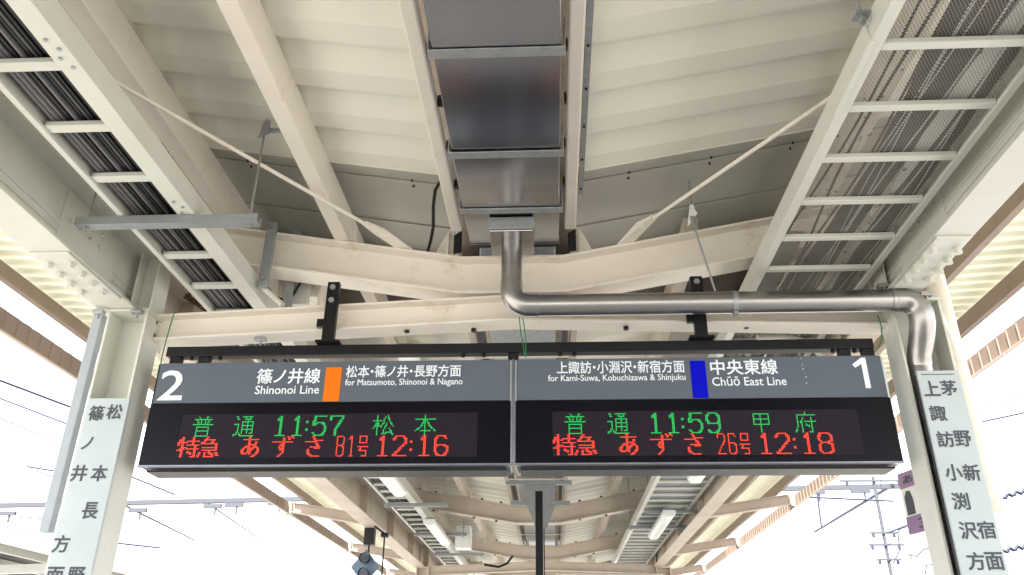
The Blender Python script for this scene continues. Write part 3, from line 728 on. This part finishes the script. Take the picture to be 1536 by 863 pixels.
# ---- dot matrix glyphs as strokes on a 16 x 16 grid
G = {
'普': [[(4,0),(5,1)],[(11,0),(10,1)],[(1,2),(14,2)],[(6,2),(6,6)],[(9,2),(9,6)],[(3,3),(4,5)],[(12,3),(11,5)],[(0,6),(15,6)],[(3,8),(12,8),(12,15),(3,15),(3,8)],[(3,11),(12,11)]],
'通': [[(1,0),(3,2)],[(0,6),(3,6),(3,12),(0,15)],[(3,12),(5,15),(15,15)],[(6,0),(13,0),(10,3)],[(8,1),(10,3)],[(6,13),(6,4),(14,4),(14,13),(12,13)],[(6,7),(14,7)],[(6,10),(14,10)],[(10,4),(10,13)]],
'松': [[(0,4),(6,4)],[(3,0),(3,15)],[(3,5),(0,10)],[(3,6),(6,9)],[(9,1),(8,5),(6,8)],[(11,0),(12,4),(15,8)],[(10,6),(9,10),(7,14),(13,13)],[(12,10),(15,15)]],
'本': [[(0,3),(15,3)],[(7,0),(7,15)],[(8,3),(8,3)],[(7,3),(4,9),(0,12)],[(8,4),(11,9),(15,12)],[(4,12),(11,12)]],
'甲': [[(2,1),(13,1),(13,9),(2,9),(2,1)],[(2,5),(13,5)],[(7,1),(7,15)]],
'府': [[(8,0),(8,2)],[(2,2),(15,2)],[(2,2),(2,10),(0,15)],[(6,4),(4,8)],[(5,7),(5,15)],[(7,7),(15,7)],[(12,4),(12,15),(10,15)],[(8,9),(10,11)]],
'特': [[(1,2),(0,6)],[(1,4),(6,4)],[(3,0),(3,15)],[(0,10),(6,8)],[(7,3),(15,3)],[(11,0),(11,6)],[(7,6),(15,6)],[(7,9),(15,9)],[(13,7),(13,15),(11,15)],[(8,11),(10,13)]],
'急': [[(6,0),(2,5)],[(5,2),(11,2),(9,5)],[(3,5),(13,5),(13,10),(3,10)],[(3,8),(13,8)],[(1,12),(0,15)],[(5,12),(5,15),(11,15),(11,13)],[(8,11),(9,13)],[(13,12),(15,14)]],
'あ': [[(2,2),(12,2)],[(6,0),(6,9),(7,13)],[(11,4),(9,9),(4,13),(2,13),(1,11),(4,7),(10,6),(13,9),(13,12),(9,15)]],
'ず': [[(0,4),(14,4)],[(8,1),(8,9)],[(8,7),(6,6),(5,8),(6,10),(8,9),(8,12),(5,15)],[(11,0),(12,2)],[(14,0),(15,1)]],
'さ': [[(1,4),(13,3)],[(6,0),(11,9)],[(11,9),(5,8)],[(3,10),(3,13),(6,15),(11,15)]],
'号': [[(1,0),(6,0),(6,5),(1,5),(1,0)],[(0,8),(7,8)],[(2,8),(1,11),(6,11),(6,15),(3,15)]],
'0': [[(3,0),(8,0),(10,3),(10,12),(8,15),(3,15),(1,12),(1,3),(3,0)]],
'1': [[(3,3),(5,0),(5,15)],[(2,15),(8,15)]],
'2': [[(1,3),(3,0),(8,0),(10,3),(10,5),(1,15),(10,15)]],
'5': [[(10,0),(2,0),(1,7),(4,5),(8,5),(10,8),(10,12),(8,15),(3,15),(1,13)]],
'6': [[(9,2),(8,0),(3,0),(1,3),(1,12),(3,15),(8,15),(10,12),(10,9),(8,7),(3,7),(1,9)]],
'7': [[(1,3),(1,0),(10,0),(10,2),(5,10),(5,15)]],
'8': [[(3,0),(8,0),(10,2),(10,5),(8,7),(3,7),(1,5),(1,2),(3,0)],[(3,7),(1,9),(1,13),(3,15),(8,15),(10,13),(10,9),(8,7)]],
'9': [[(2,13),(3,15),(8,15),(10,12),(10,3),(8,0),(3,0),(1,3),(1,6),(3,8),(8,8),(10,6)]],
':': [[(1,4),(2,4)],[(1,5),(2,5)],[(1,10),(2,10)],[(1,11),(2,11)]],
}
N8 = {'8': [[(1,0),(4,0),(5,1),(5,6),(4,7),(1,7),(0,6),(0,1),(1,0)],[(1,7),(0,8),(0,14),(1,15),(4,15),(5,14),(5,8),(4,7)]],
      '1': [[(1,2),(3,0),(3,15)],[(2,15),(4,15)]],
      '2': [[(0,3),(0,1),(1,0),(4,0),(5,1),(5,5),(0,14),(0,15),(5,15)]],
      '6': [[(5,2),(4,0),(1,0),(0,1),(0,14),(1,15),(4,15),(5,14),(5,8),(4,7),(1,7)]]}
def nar(ch): return N8[ch]
def raster(strokes, thick=1):
    S = set()
    for st in strokes:
        for (xa, ya), (xb, yb) in zip(st, st[1:]):
            n = int(max(abs(xb-xa), abs(yb-ya), 1)*2)
            for i in range(n+1):
                x = int(round(xa+(xb-xa)*i/n)); y = int(round(ya+(yb-ya)*i/n))
                S.add((x, y))
                if thick > 1: S.add((x+1, y))
    return S
TRIM = mat('dark_aluminium_trim', (.24, .26, .31), .3, .7, col2=(.18, .20, .25), scale=9)
def board(side):
    if side < 0:
        x0, x1 = -2.258, -.216; lab = 'left display board for track 2 with orange square, showing 11:57 and 12:16'; sx0 = -2.055; sx1 = -.401
    else:
        x0, x1 = -.198, 1.842; lab = 'right display board for track 1 with blue square, showing 11:59 and 12:18'; sx0 = .008; sx1 = 1.645
    t = thing('display_board', lab, 'departure board', ((x0+x1)/2, 4.4, 2.585), 'hanging display boards')
    build('casing', MB().box(x0+.012, x1-.012, YB+.02, YB+.205, 2.60, 3.192), BLACK, t, bevel=.004)
    build('end_trim', MB().box(x0, x0+.010, YB+.004, YB+.20, 2.60, 3.192), ALU if side > 0 else BLACK, t)
    build('end_trim', MB().box(x1-.010, x1, YB+.004, YB+.20, 2.60, 3.192), ALU, t)
    build('header_panel', MB().box(x0+.011, x1-.011, YB, YB+.019, 2.955, 3.196), HEADER, t, bevel=.002)
    build('display_glass', MB().box(x0+.004, x1-.004, YB-.006, YB+.019, 2.605, 2.950), GLASS, t, bevel=.002)
    build('bottom_trim', MB().box(x0+.0, x1-.0, YB-.010, YB+.03, 2.594, 2.6035), TRIM, t, bevel=.002)
    build('bottom_trim', MB().box(x0+.03, x1-.03, YB+.05, YB+.20, 2.578, 2.588), BLACK, t)
    yl = YB-.0075
    scr = build('led_screen', MB().box(sx0, sx1, yl, yl+.0012, 2.640, 2.885), LEDBG, t)
    cols = 226; p = (sx1-sx0)/cols; rows = 33; ztop = 2.885-.004
    mb = MB(); vs = []; fs = []; h = p*.27
    for j in range(rows):
        for i in range(cols):
            x = sx0+(i+.5)*p; z = ztop-(j+.5)*.0072; k = len(vs)
            vs += [(x-h, yl-.0006, z-h), (x+h, yl-.0006, z-h), (x+h, yl-.0006, z+h), (x-h, yl-.0006, z+h)]; fs.append((k, k+1, k+2, k+3))
    mb.add(vs, fs); build('unlit_dots', mb, LEDOFF, scr, kind='stuff')
    def word(chars, m, nm):
        for col, row, ch, th, narrow in chars:
            S = [(col+x, row+y) for (x, y) in raster(nar(ch) if narrow else G[ch], th)]
            vs = []; fs = []
            for (i, j) in S:
                x = sx0+(i+.5)*p; z = ztop-(j+.5)*.0072; k = len(vs); r = p*.47
                for q in range(6): vs.append((x+r*math.cos(q*math.pi/3), yl-.0012, z+r*math.sin(q*math.pi/3)))
                fs.append(tuple(range(k, k+6)))
            build(nm, MB().add(vs, fs), m, scr, kind='stuff')
    r0 = 1
    if side < 0: dest = '松本'; tm = '57'; num = '81'; t2 = '16'
    else: dest = '甲府'; tm = '59'; num = '26'; t2 = '18'
    word([(9, r0, '普', 1, 0), (41, r0, '通', 1, 0)], LGRN, 'led_character')
    word([(71, r0, '1', 2, 0), (84, r0, '1', 2, 0), (95, r0, ':', 1, 0), (100, r0, tm[0], 2 if side < 0 else 2, 0), (113, r0, tm[1], 2, 0)], LGRN, 'led_digit')
    word([(147, r0, dest[0], 1, 0), (179, r0, dest[1], 1, 0)], LGRN, 'led_character')
    r1 = 17
    word([(0, r1, '特', 2, 0), (16, r1, '急', 2, 0)], LRED, 'led_character')
    word([(48, r1, 'あ', 2, 0), (72, r1, 'ず', 2, 0), (96, r1, 'さ', 2, 0)], LRED, 'led_character')
    word([(121, r1, num[0], 1, 1), (129, r1, num[1], 1, 1), (137, r1, '号', 1, 0)], LRED, 'led_digit')
    word([(150, r1, '1', 2, 0), (162, r1, '2', 2, 0), (175, r1, ':', 1, 0), (181, r1, '1', 2, 0), (193, r1, t2[1], 2, 0)], LRED, 'led_digit')
    return t
bl = board(-1); br = board(1)
build('seam_trim', MB().box(-.2155, -.2075, YB-.010, YB+.03, 2.604, 3.196), TRIM, bl, bevel=.002)
build('seam_trim', MB().box(-.2065, -.1985, YB-.010, YB+.03, 2.604, 3.196), TRIM, br, bevel=.002)
def glyph(ch, bold):
    cu = bpy.data.curves.new("txt", 'FONT'); cu.body = ch; cu.size = 1; cu.resolution_u = 3
    ob = bpy.data.objects.new("txt", cu); COL.objects.link(ob)
    dg = bpy.context.evaluated_depsgraph_get(); me = bpy.data.meshes.new_from_object(ob.evaluated_get(dg))
    bpy.data.objects.remove(ob); bpy.data.curves.remove(cu)
    co = [v.co.copy() for v in me.vertices]; fc = [tuple(p.vertices) for p in me.polygons]; V2 = []; F2 = []
    for q in range(9 if bold else 1):
        dx, dy = (0, 0) if q == 8 or not bold else (bold*math.cos(q*math.pi/4), bold*math.sin(q*math.pi/4))
        V2 += [(c.x+dx, c.y+dy, q) for c in co]; F2 += [tuple(k+q*len(co) for k in f) for f in fc]
    return V2, F2
def hdr(s, xa, xb, ya, yb, par, bold, m=WLET, name='letter'):
    a = at(xa, (ya+yb)/2, Y=YB); b = at(xb, (ya+yb)/2, Y=YB); mx = (xa+xb)/2
    zt = at(mx, ya, Y=YB).z; zb = at(mx, yb, Y=YB).z
    if ord(s[0]) < 256: 
        o = text_mesh(s, a.x, b.x, zb, zt, YB-.0025, m, par, 'lettering' if len(s) > 1 else name, bold)
        if len(s) > 1: o['kind'] = 'stuff'
        return o
    items = []; pen = 0
    for ch in s:
        V, F = glyph(ch, bold); w0 = {'・': .42, 'ノ': .86}.get(ch, 1.0)
        off = pen - (1-w0)/2
        items.append(([(x+off, y, q) for x, y, q in V], F)); pen += w0
    A = [v for V, F in items for v in V]
    a0, a1 = min(v[0] for v in A), max(v[0] for v in A); b0, b1 = min(v[1] for v in A), max(v[1] for v in A)
    for V, F in items:
        mb = MB().add([(a.x+(x-a0)/(a1-a0)*(b.x-a.x), YB-.0025-.0002*q, zb+(y-b0)/(b1-b0)*(zt-zb)) for x, y, q in V], F)
        build(name, mb, m, par)
hdr('2', 240, 276.5, 556, 601, bl, 0.01, name='track_number')
hdr('篠ノ井線', 385.6, 481, 553, 576.3, bl, .018)
hdr('Shinonoi Line', 383, 479, 578.6, 591.5, bl, .012)
hdr('松本・篠ノ井・長野方面', 519.4, 691.7, 548, 566.5, bl, .016)
hdr('for Matsumoto, Shinonoi & Nagano', 517.7, 694, 568.3, 581, bl, .012)
hdr('上諏訪・小淵沢・新宿方面', 835, 1026.7, 541.5, 560.5, br, .016)
hdr('for Kami-Suwa, Kobuchizawa & Shinjuku', 822, 1028.4, 562, 574.5, br, .012)
hdr('中央東線', 1065, 1166, 539.5, 562.5, br, .018)
hdr('Chūō East Line', 1068, 1179.4, 565.2, 579, br, .012)
# colour squares
for par, m, xa, xb, ya, yb in ((bl, ORANGE, 486.5, 510.5, 551.5, 606.5), (br, BLUE, 1037, 1060, 541.5, 596.5)):
    a = at(xa, (ya+yb)/2, Y=YB); b = at(xb, (ya+yb)/2, Y=YB); zt = at((xa+xb)/2, ya, Y=YB).z
    build('colour_square', MB().box(a.x, b.x, YB-.0025, YB+.002, 2.958, zt), m, par)
# the 1 is a plain slanted flag and stem
a = at(1291, 536.8, Y=YB); 
x1_, zt, zb = at(1297, 560, Y=YB).x, at(1294, 537, Y=YB).z, at(1302, 582.5, Y=YB).z
hN = zt-zb
build('track_number', MB().poly([(x1_-.012+.002, zb), (x1_+.018, zb), (x1_+.018, zt), (x1_-.006, zt), (x1_-.06, zt-hN*.22), (x1_-.046, zt-hN*.33), (x1_-.012+.002, zt-hN*.21)], YB-.0035, YB-.0015), WLET, br)
# dried drips on the right header
mb = MB(); rr = random.Random(5)
for k in range(8):
    px = 1199+rr.uniform(-1, 1)+k*1.6; py = 530+k*6.5+rr.uniform(-3, 3)+rr.uniform(-1, 1); p = at(px, py, Y=YB); s = rr.uniform(.001, .003)
    mb.box(p.x-s*.6, p.x+s*.6, YB-.002, YB-.001, p.z-s*1.5, p.z+s*1.5)
build('drip_marks', mb, WLET, br)
# green strings
def string(pts, Y, label):
    tag(build('string', MB().tube([at(a, b, Y=Y) for a, b in pts], .0035, 6), GREEN), label, 'string', 'green strings tied to the boards')
string([(779, 476), (781, 500), (784, 512), (786, 528), (789, 536)], 4.27, 'green string hanging from the pipe elbow to the centre of the boards')
string([(784, 477), (787, 495), (789, 512), (788, 536)], 4.26, 'second green string hanging just right of the first at the centre')
string([(262, 468), (255, 490), (248, 515), (243, 535), (241, 546)], 4.27, 'green string tied to the upper left corner of the left board')
string([(1317, 473), (1322, 490), (1323, 508), (1318, 522), (1312, 528)], 4.27, 'green string tied to the upper right corner of the right board')

# ================================================================== PILLAR PLATES
def letters(par, items, Y, size, m=INK):
    for ch, cx_, cy_ in items:
        c = at(cx_, cy_, Y=Y); s = size/2
        text_mesh(ch, c.x-s, c.x+s, c.z-s, c.z+s, Y-.0012, m, par, 'letter', .022)
pl = thing('direction_plate', 'pale plate on the left pillar lettered in dark vertical writing', 'sign', (-2.51, 4.24, 1.6))
build('plate', MB().box(-2.58, -2.343, 4.225, 4.245, .9, 2.965), PLATE, pl, bevel=.004)
build('side_cover', MB().box(-2.356, -2.348, 4.246, 4.44, .9, 2.955), PALE, pl)
letters(pl, [('篠', 145, 620), ('松', 172, 618), ('井', 119, 710), ('本', 149, 710), ('長', 135.5, 766), ('方', 92, 816), ('面', 82, 864), ('野', 114, 864)], 4.225, .088)
c = at(131, 665, Y=4.225); text_mesh('ノ', c.x-.03, c.x+.03, c.z-.035, c.z+.035, 4.2238, INK, pl, 'letter', .02)
pr_ = thing('direction_plate', 'pale plate on the right pillar lettered in dark vertical writing', 'sign', (2.0, 4.1, 1.6))
build('plate', MB().box(1.938, 2.158, 4.15, 4.165, .9, 3.05), PLATE, pr_, bevel=.003)
build('side_shadow_strip', MB().box(1.941, 1.947, 4.167, 4.195, .9, 3.03), BLACK, pr_)  # thin shadow behind the plate edge, painted as a black strip
build('top_line', MB().box(1.96, 2.13, 4.1485, 4.15, 3.026, 3.030), INK, pr_)
letters(pr_, [('上', 1397, 583), ('茅', 1423, 582), ('諏', 1407, 620), ('訪', 1418, 659), ('野', 1444, 658), ('小', 1430.5, 709), ('新', 1457.5, 709), ('渕', 1441, 752), ('沢', 1452.5, 796), ('宿', 1479.5, 795), ('方', 1464, 842), ('面', 1492, 842)], 4.15, .084)
# free standing pale post and pipe outside the pillars
o = thing('square_downpipe', 'pale square pipe hanging beside the left pillar, open at its lower end', 'pipe', (-2.81, 4.5, 2.28))
build('pipe', MB().box(-2.832, -2.772, 4.47, 4.53, 2.28, 4.05), mat('pale_blue_grey_paint', (.34, .38, .42), .5, col2=(.29, .33, .37)), o, bevel=.006)
o = thing('round_downpipe', 'cream round pipe beside the right pillar with a joint near its lower end', 'pipe', (2.36, 4.6, 2.4))
build('pipe', MB().cyl((2.36, 4.55, 2.40), (2.36, 4.55, 4.1), .058, 20), CREAM, o)
build('joint', MB().cyl((2.36, 4.55, 2.395), (2.36, 4.55, 2.53), .064, 20), CREAM, o)
build('joint', MB().cyl((2.36, 4.55, 3.1), (2.36, 4.55, 3.13), .062, 20), CREAM, o)

# ================================================================== FAR THINGS SEEN UNDER THE BOARDS
# narrow board hung edge-on
hb = thing('hanging_board', 'narrow hanging board seen edge on below the seam of the display boards', 'sign', (-.15, 10.6, 2.2))
build('front_edge', MB().box(-.205, -.115, 10.0, 10.05, 2.2, 3.66), BLACK, hb, bevel=.004)
build('rear_edge', MB().box(-.205, -.115, 11.9, 11.95, 2.2, 3.55), BLACK, hb)
build('board_body', MB().box(-.19, -.13, 10.05, 11.9, 2.2, 3.52), ALU, hb)
for y in (10.4, 11.7):
    build('cross_arm', MB().box(-.585, .255, y-.03, y+.03, 3.82, 3.87), GREYP, hb)
    build('gusset', MB().poly([(-.36, 3.818), (.05, 3.818), (-.08, 3.50), (-.23, 3.50)], y-.006, y+.006), GREYP, hb)
tag(build('yellow_tag', MB().box(-.185, -.145, 9.2, 9.22, 3.70, 3.86), mat("yellow_tag_paint", (.75, .66, .32), .5)), 'small pale yellow tag hanging above the narrow board', 'tag')
# cabinet
cb_ = thing('cabinet', 'white electrical cabinet hung under the far roof beam', 'cabinet', (-1.4, 13, 3.4))
build('cabinet_body', MB().box(-1.52, -1.28, 13.0, 13.25, 3.42, 3.76), WHITE, cb_, bevel=.005)
build('door', MB().box(-1.505, -1.295, 12.99, 12.999, 3.435, 3.745), WHITE, cb_)
build('red_mark', MB().box(-1.43, -1.36, 12.986, 12.9895, 3.72, 3.727), mat("red_mark_paint", (.5, .04, .03), .5), cb_)
tag(build('far_pipe', MB().tube([(.05, 15.9, 3.33), (2.0, 15.9, 3.30), (2.12, 15.9, 3.26), (2.16, 15.9, 3.15), (2.16, 15.9, 0)], .075, 12), CREAM), 'cream pipe crossing to the far right pillar and bending down', 'pipe')
tag(build('far_cable', MB().tube([(-1.2, 14.8, 3.40), (-.95, 14.8, 3.36), (-.8, 14.8, 3.42), (-.7, 14.8, 3.55)], .02, 8), RUBBER), 'black cable sagging under the white cabinet', 'cable')
# signal lamp
sg = thing('signal_lamp', 'grey diamond shaped signal with two dark lenses hanging at lower left', 'signal', (-2.63, 11.8, 2.6))
q = at(548, 851, Y=11.8); top = at(554, 794, Y=11.8)
bx = at(554, 806, Y=11.8)
build('control_box', MB().box(bx.x-.07, bx.x+.07, 11.75, 11.9, bx.z-.11, bx.z+.13), BLACK, sg, bevel=.006)
build('rod', MB().cyl((bx.x, 11.82, q.z+.1), (bx.x, 11.82, bx.z), .014, 8), BLACK, sg)
r = .24
build('diamond_plate', MB().poly([(q.x-r*.85, q.z), (q.x, q.z-r), (q.x+r*.85, q.z), (q.x, q.z+r)], 11.78, 11.80), mat('blue_grey_signal_plate', (.10, .16, .24), .4), sg)
for dz in (.10, -.10):
    build('lens', MB().tube([(q.x, 11.779, q.z+dz), (q.x, 11.72, q.z+dz)], .062, 16), LENS, sg)
    build('hood', MB().tube([(q.x, 11.74, q.z+dz+.01), (q.x, 11.66, q.z+dz+.01)], .07, 16, cap=False), BLACK, sg)
cr = thing('camera_rod', 'thin black rod with a small head hanging beside the signal', 'rod', (-2.4, 11.9, 2.6))
h_ = at(577, 803, Y=11.6)
build('rod', MB().cyl((h_.x, 11.6, 2.4), (h_.x, 11.6, h_.z), .012, 8), BLACK, cr)
build('head', MB().box(h_.x-.05, h_.x+.05, 11.56, 11.66, h_.z-.03, h_.z+.03), BLACK, cr, bevel=.01)
build('arm', MB().cyl((h_.x, 11.62, h_.z+.02), (h_.x-.16, 11.62, 3.52), .014, 8), BLACK, cr)
# purple poster
ps = thing('hanging_poster', 'purple hanging poster with a train picture, partly behind the right pillar', 'poster', (2.9, 6.9, 2.6))
A0 = at(1346, 712, X=2.62); A1 = at(1371, 800, X=2.62)
zt, zb = A0.z, A1.z; yf = A0.y
PA = Vector((2.62, yf, 0)); PD = Vector((.25, -.97, 0)).normalized(); PN = Vector((-PD.y*-1, 0, 0))
NRM = Vector((-.97, -.25, 0)).normalized()
def pf(p): return PA + PD*p.x + Vector((0, 0, p.z)) + NRM*(-p.y)
def pbox(x0, x1, z0, z1, d0, d1):
    return MB().add([pf(Vector(v)) for v in ((x0, d0, z0), (x1, d0, z0), (x1, d1, z0), (x0, d1, z0), (x0, d0, z1), (x1, d0, z1), (x1, d1, z1), (x0, d1, z1))],
        [(0,3,2,1),(4,5,6,7),(0,1,5,4),(1,2,6,5),(2,3,7,6),(3,0,4,7)])
Wp = .55; Hh = zt-zb
build('panel', pbox(0, Wp, zb, zt, 0, .02), WHITE, ps)
build('top_band', pbox(0, Wp, zt-Hh*.26, zt, -.003, -.001), PNKPOST, ps)
build('bottom_band', pbox(0, Wp, zb, zb+Hh*.28, -.003, -.001), PURPLE, ps)
build('train_picture', MB().add([pf(Vector(v)) for v in ((.03, -.003, zb+Hh*.30), (.03, -.003, zt-Hh*.40), (.06, -.003, zt-Hh*.31), (.10, -.003, zt-Hh*.32), (.12, -.003, zt-Hh*.45), (.12, -.003, zb+Hh*.30))], [(0,1,2,3,4,5)]), INK, ps)
build('train_picture', MB().add([pf(Vector(v)) for v in ((.17, -.003, zb+Hh*.33), (.30, -.003, zb+Hh*.36), (.30, -.003, zb+Hh*.46))], [(0,1,2)]), INK, ps)
text_mesh('あずさ', .05, .42, zt-Hh*.2, zt-Hh*.06, -.005, INK, ps, 'lettering', .02, pf)
text_mesh('3', .13, .22, zb+Hh*.06, zb+Hh*.22, -.005, INK, ps, 'lettering', .02, pf)

# ================================================================== BEYOND THE PLATFORM
oc = thing('far_canopy', 'canopy of the neighbouring platform with white edge and dark underside, lower left', 'building', (-11, 25, 0))
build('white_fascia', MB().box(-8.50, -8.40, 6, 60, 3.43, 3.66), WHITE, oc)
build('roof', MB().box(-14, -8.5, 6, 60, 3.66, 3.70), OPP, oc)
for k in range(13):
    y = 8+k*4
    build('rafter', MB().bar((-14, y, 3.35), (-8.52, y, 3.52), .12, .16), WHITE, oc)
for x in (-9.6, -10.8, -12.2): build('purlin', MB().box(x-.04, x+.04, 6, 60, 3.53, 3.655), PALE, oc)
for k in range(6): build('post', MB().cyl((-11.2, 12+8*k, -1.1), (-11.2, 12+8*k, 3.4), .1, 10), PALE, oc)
gt = thing('catenary_gantry', 'thin grey gantry beam carrying the overhead wires beyond both platforms', 'gantry', (0, 25, -1.1))
GR = mat("pale_galvanised_gantry", (.045, .05, .065), .6, .1)
build('beam', MB().bar((-19, 25, 6.40), (12, 25, 6.95), .16, .13), GR, gt)
for x in (-19, 12): build('post', MB().box(x-.12, x+.12, 24.9, 25.1, -1.1, 7.4), GR, gt)
for k, (px, py) in enumerate([(12, 770), (208, 765), (320, 759), (352, 757), (416, 755), (1222, 738), (1290, 736)]):
    p = at(px, py, Y=24.9)
    build('insulator', MB().bar((p.x-.28, 24.85, p.z-.02), (p.x+.28, 24.85, p.z-.02), .1, .12).bar((p.x+.1, 24.85, p.z-.03), (p.x+.1, 24.85, p.z-.3), .05, .05, up=(0, 1, 0)), GR, gt)
def wire(pts, r, label, m=WIRE, name='overhead_wire', sag=0):
    tag(build(name, MB().tube(pts, r, 5), m), label, 'wire', None)
def pw(a, Ya, b, Yb): return [at(*a, Y=Ya), at(*b, Y=Yb)]
wire(pw((190, 760), 24.8, (292, 811), 40), .035, 'dark overhead wire just right of the left pillar')
wire(pw((313, 756), 24.8, (395, 813), 40), .025, 'thin overhead wire second right of the left pillar')
wire(pw((413, 753), 24.8, (496, 811), 40), .025, 'thin overhead wire below the lower left of the left board')
wire(pw((1340, 727), 24.8, (1222, 798), 40), .05, 'overhead wire below the right end of the right board')
wire(pw((-40, 556), 12, (135, 622), 14), .022, 'blue grey wire high at the left picture edge')
wire(pw((-40, 610), 12, (112, 676), 16), .010, 'thin wire at left, below the blue grey one')
wire(pw((55, 707), 14, (150, 740), 16), .010, 'short thin wire crossing the square pipe at left')
wire(pw((30, 775), 14, (150, 787), 16), .010, 'lowest thin wire left of the left pillar')
wire(pw((1425, 628), 12, (1580, 582), 12), .008, 'faint wire at upper right beyond the round pipe')
for k, (a, b) in enumerate((((1497, 748), (1580, 724)), ((1500, 828), (1580, 810)))):
    p0, p1 = at(*a, Y=9), at(*b, Y=9); pts = []
    for i in range(26): q = p0+(p1-p0)*(i/25); pts.append(q+Vector((0, 0, .018*math.sin(i*1.7))))
    wire(pts, .020, ['twisted blue cable right of the right plate', 'lower twisted blue cable right of the right plate'][k])
for k, (a, b) in enumerate((((-20, 590), (150, 655)), ((40, 700), (140, 716)), ((160, 700), (262, 742)), ((150, 812), (240, 822)), ((1190, 745), (1340, 752)), ((1120, 725), (1230, 690)), ((1225, 735), (1232, 790)), ((1440, 640), (1580, 610)), ((1330, 800), (1420, 765)))):
    wire(pw(a, 18, b, 18), .022, ['thin wire crossing the sky at the left edge', 'short double wire between square pipe and edge', 'thin wire right beside the left plate', 'faint wire under the gantry left', 'pale wire under the right board end', 'thin wire rising behind the right eave', 'short vertical dropper wire under the gantry', 'second faint wire beyond the round pipe', 'thin service wire running behind the right pillar'][k])
# distant pole with tangled wires, lower right
dpole = thing('utility_pole', 'distant slim pole with crossarms and a tangle of thin wires behind the right board end', 'pole', (8.6, 22, -1.1))
pb = at(1337, 863, Y=22); ptop = at(1325, 715, Y=22)
build('mast', MB().cyl((pb.x, 22, -1.1), (pb.x, 22, ptop.z), .045, 10), GR, dpole)
for py, wdt in ((722, .9), (800, .35), (818, .45), (840, .3)):
    p = at(1335, py, Y=22); build('crossarm', MB().bar((pb.x-wdt, 21.95, p.z), (pb.x+wdt, 21.95, p.z), .05, .05), GR, dpole)
    for s in (-.8, .7): build('insulator', MB().cyl((pb.x+s*wdt, 21.95, p.z-.12), (pb.x+s*wdt, 21.95, p.z-.02), .04, 8), WIRE, dpole)
rr = random.Random(11)
paths = [[(1352, 790), (1347, 800), (1350, 825), (1340, 845), (1335, 840)], [(1400, 820), (1385, 825), (1375, 835), (1362, 832)], [(1405, 846), (1390, 848), (1388, 862)], [(1365, 825), (1368, 850)], [(1330, 800), (1370, 788)], [(1325, 820), (1358, 806)], [(1350, 830), (1372, 840)], [(1320, 690), (1322, 740), (1330, 800)]]
for i, pth in enumerate(paths):
    build('service_wire', MB().tube([at(a, b, Y=21.5) for a, b in pth], .02 if i < 3 else .012, 5), WIRE, dpole)
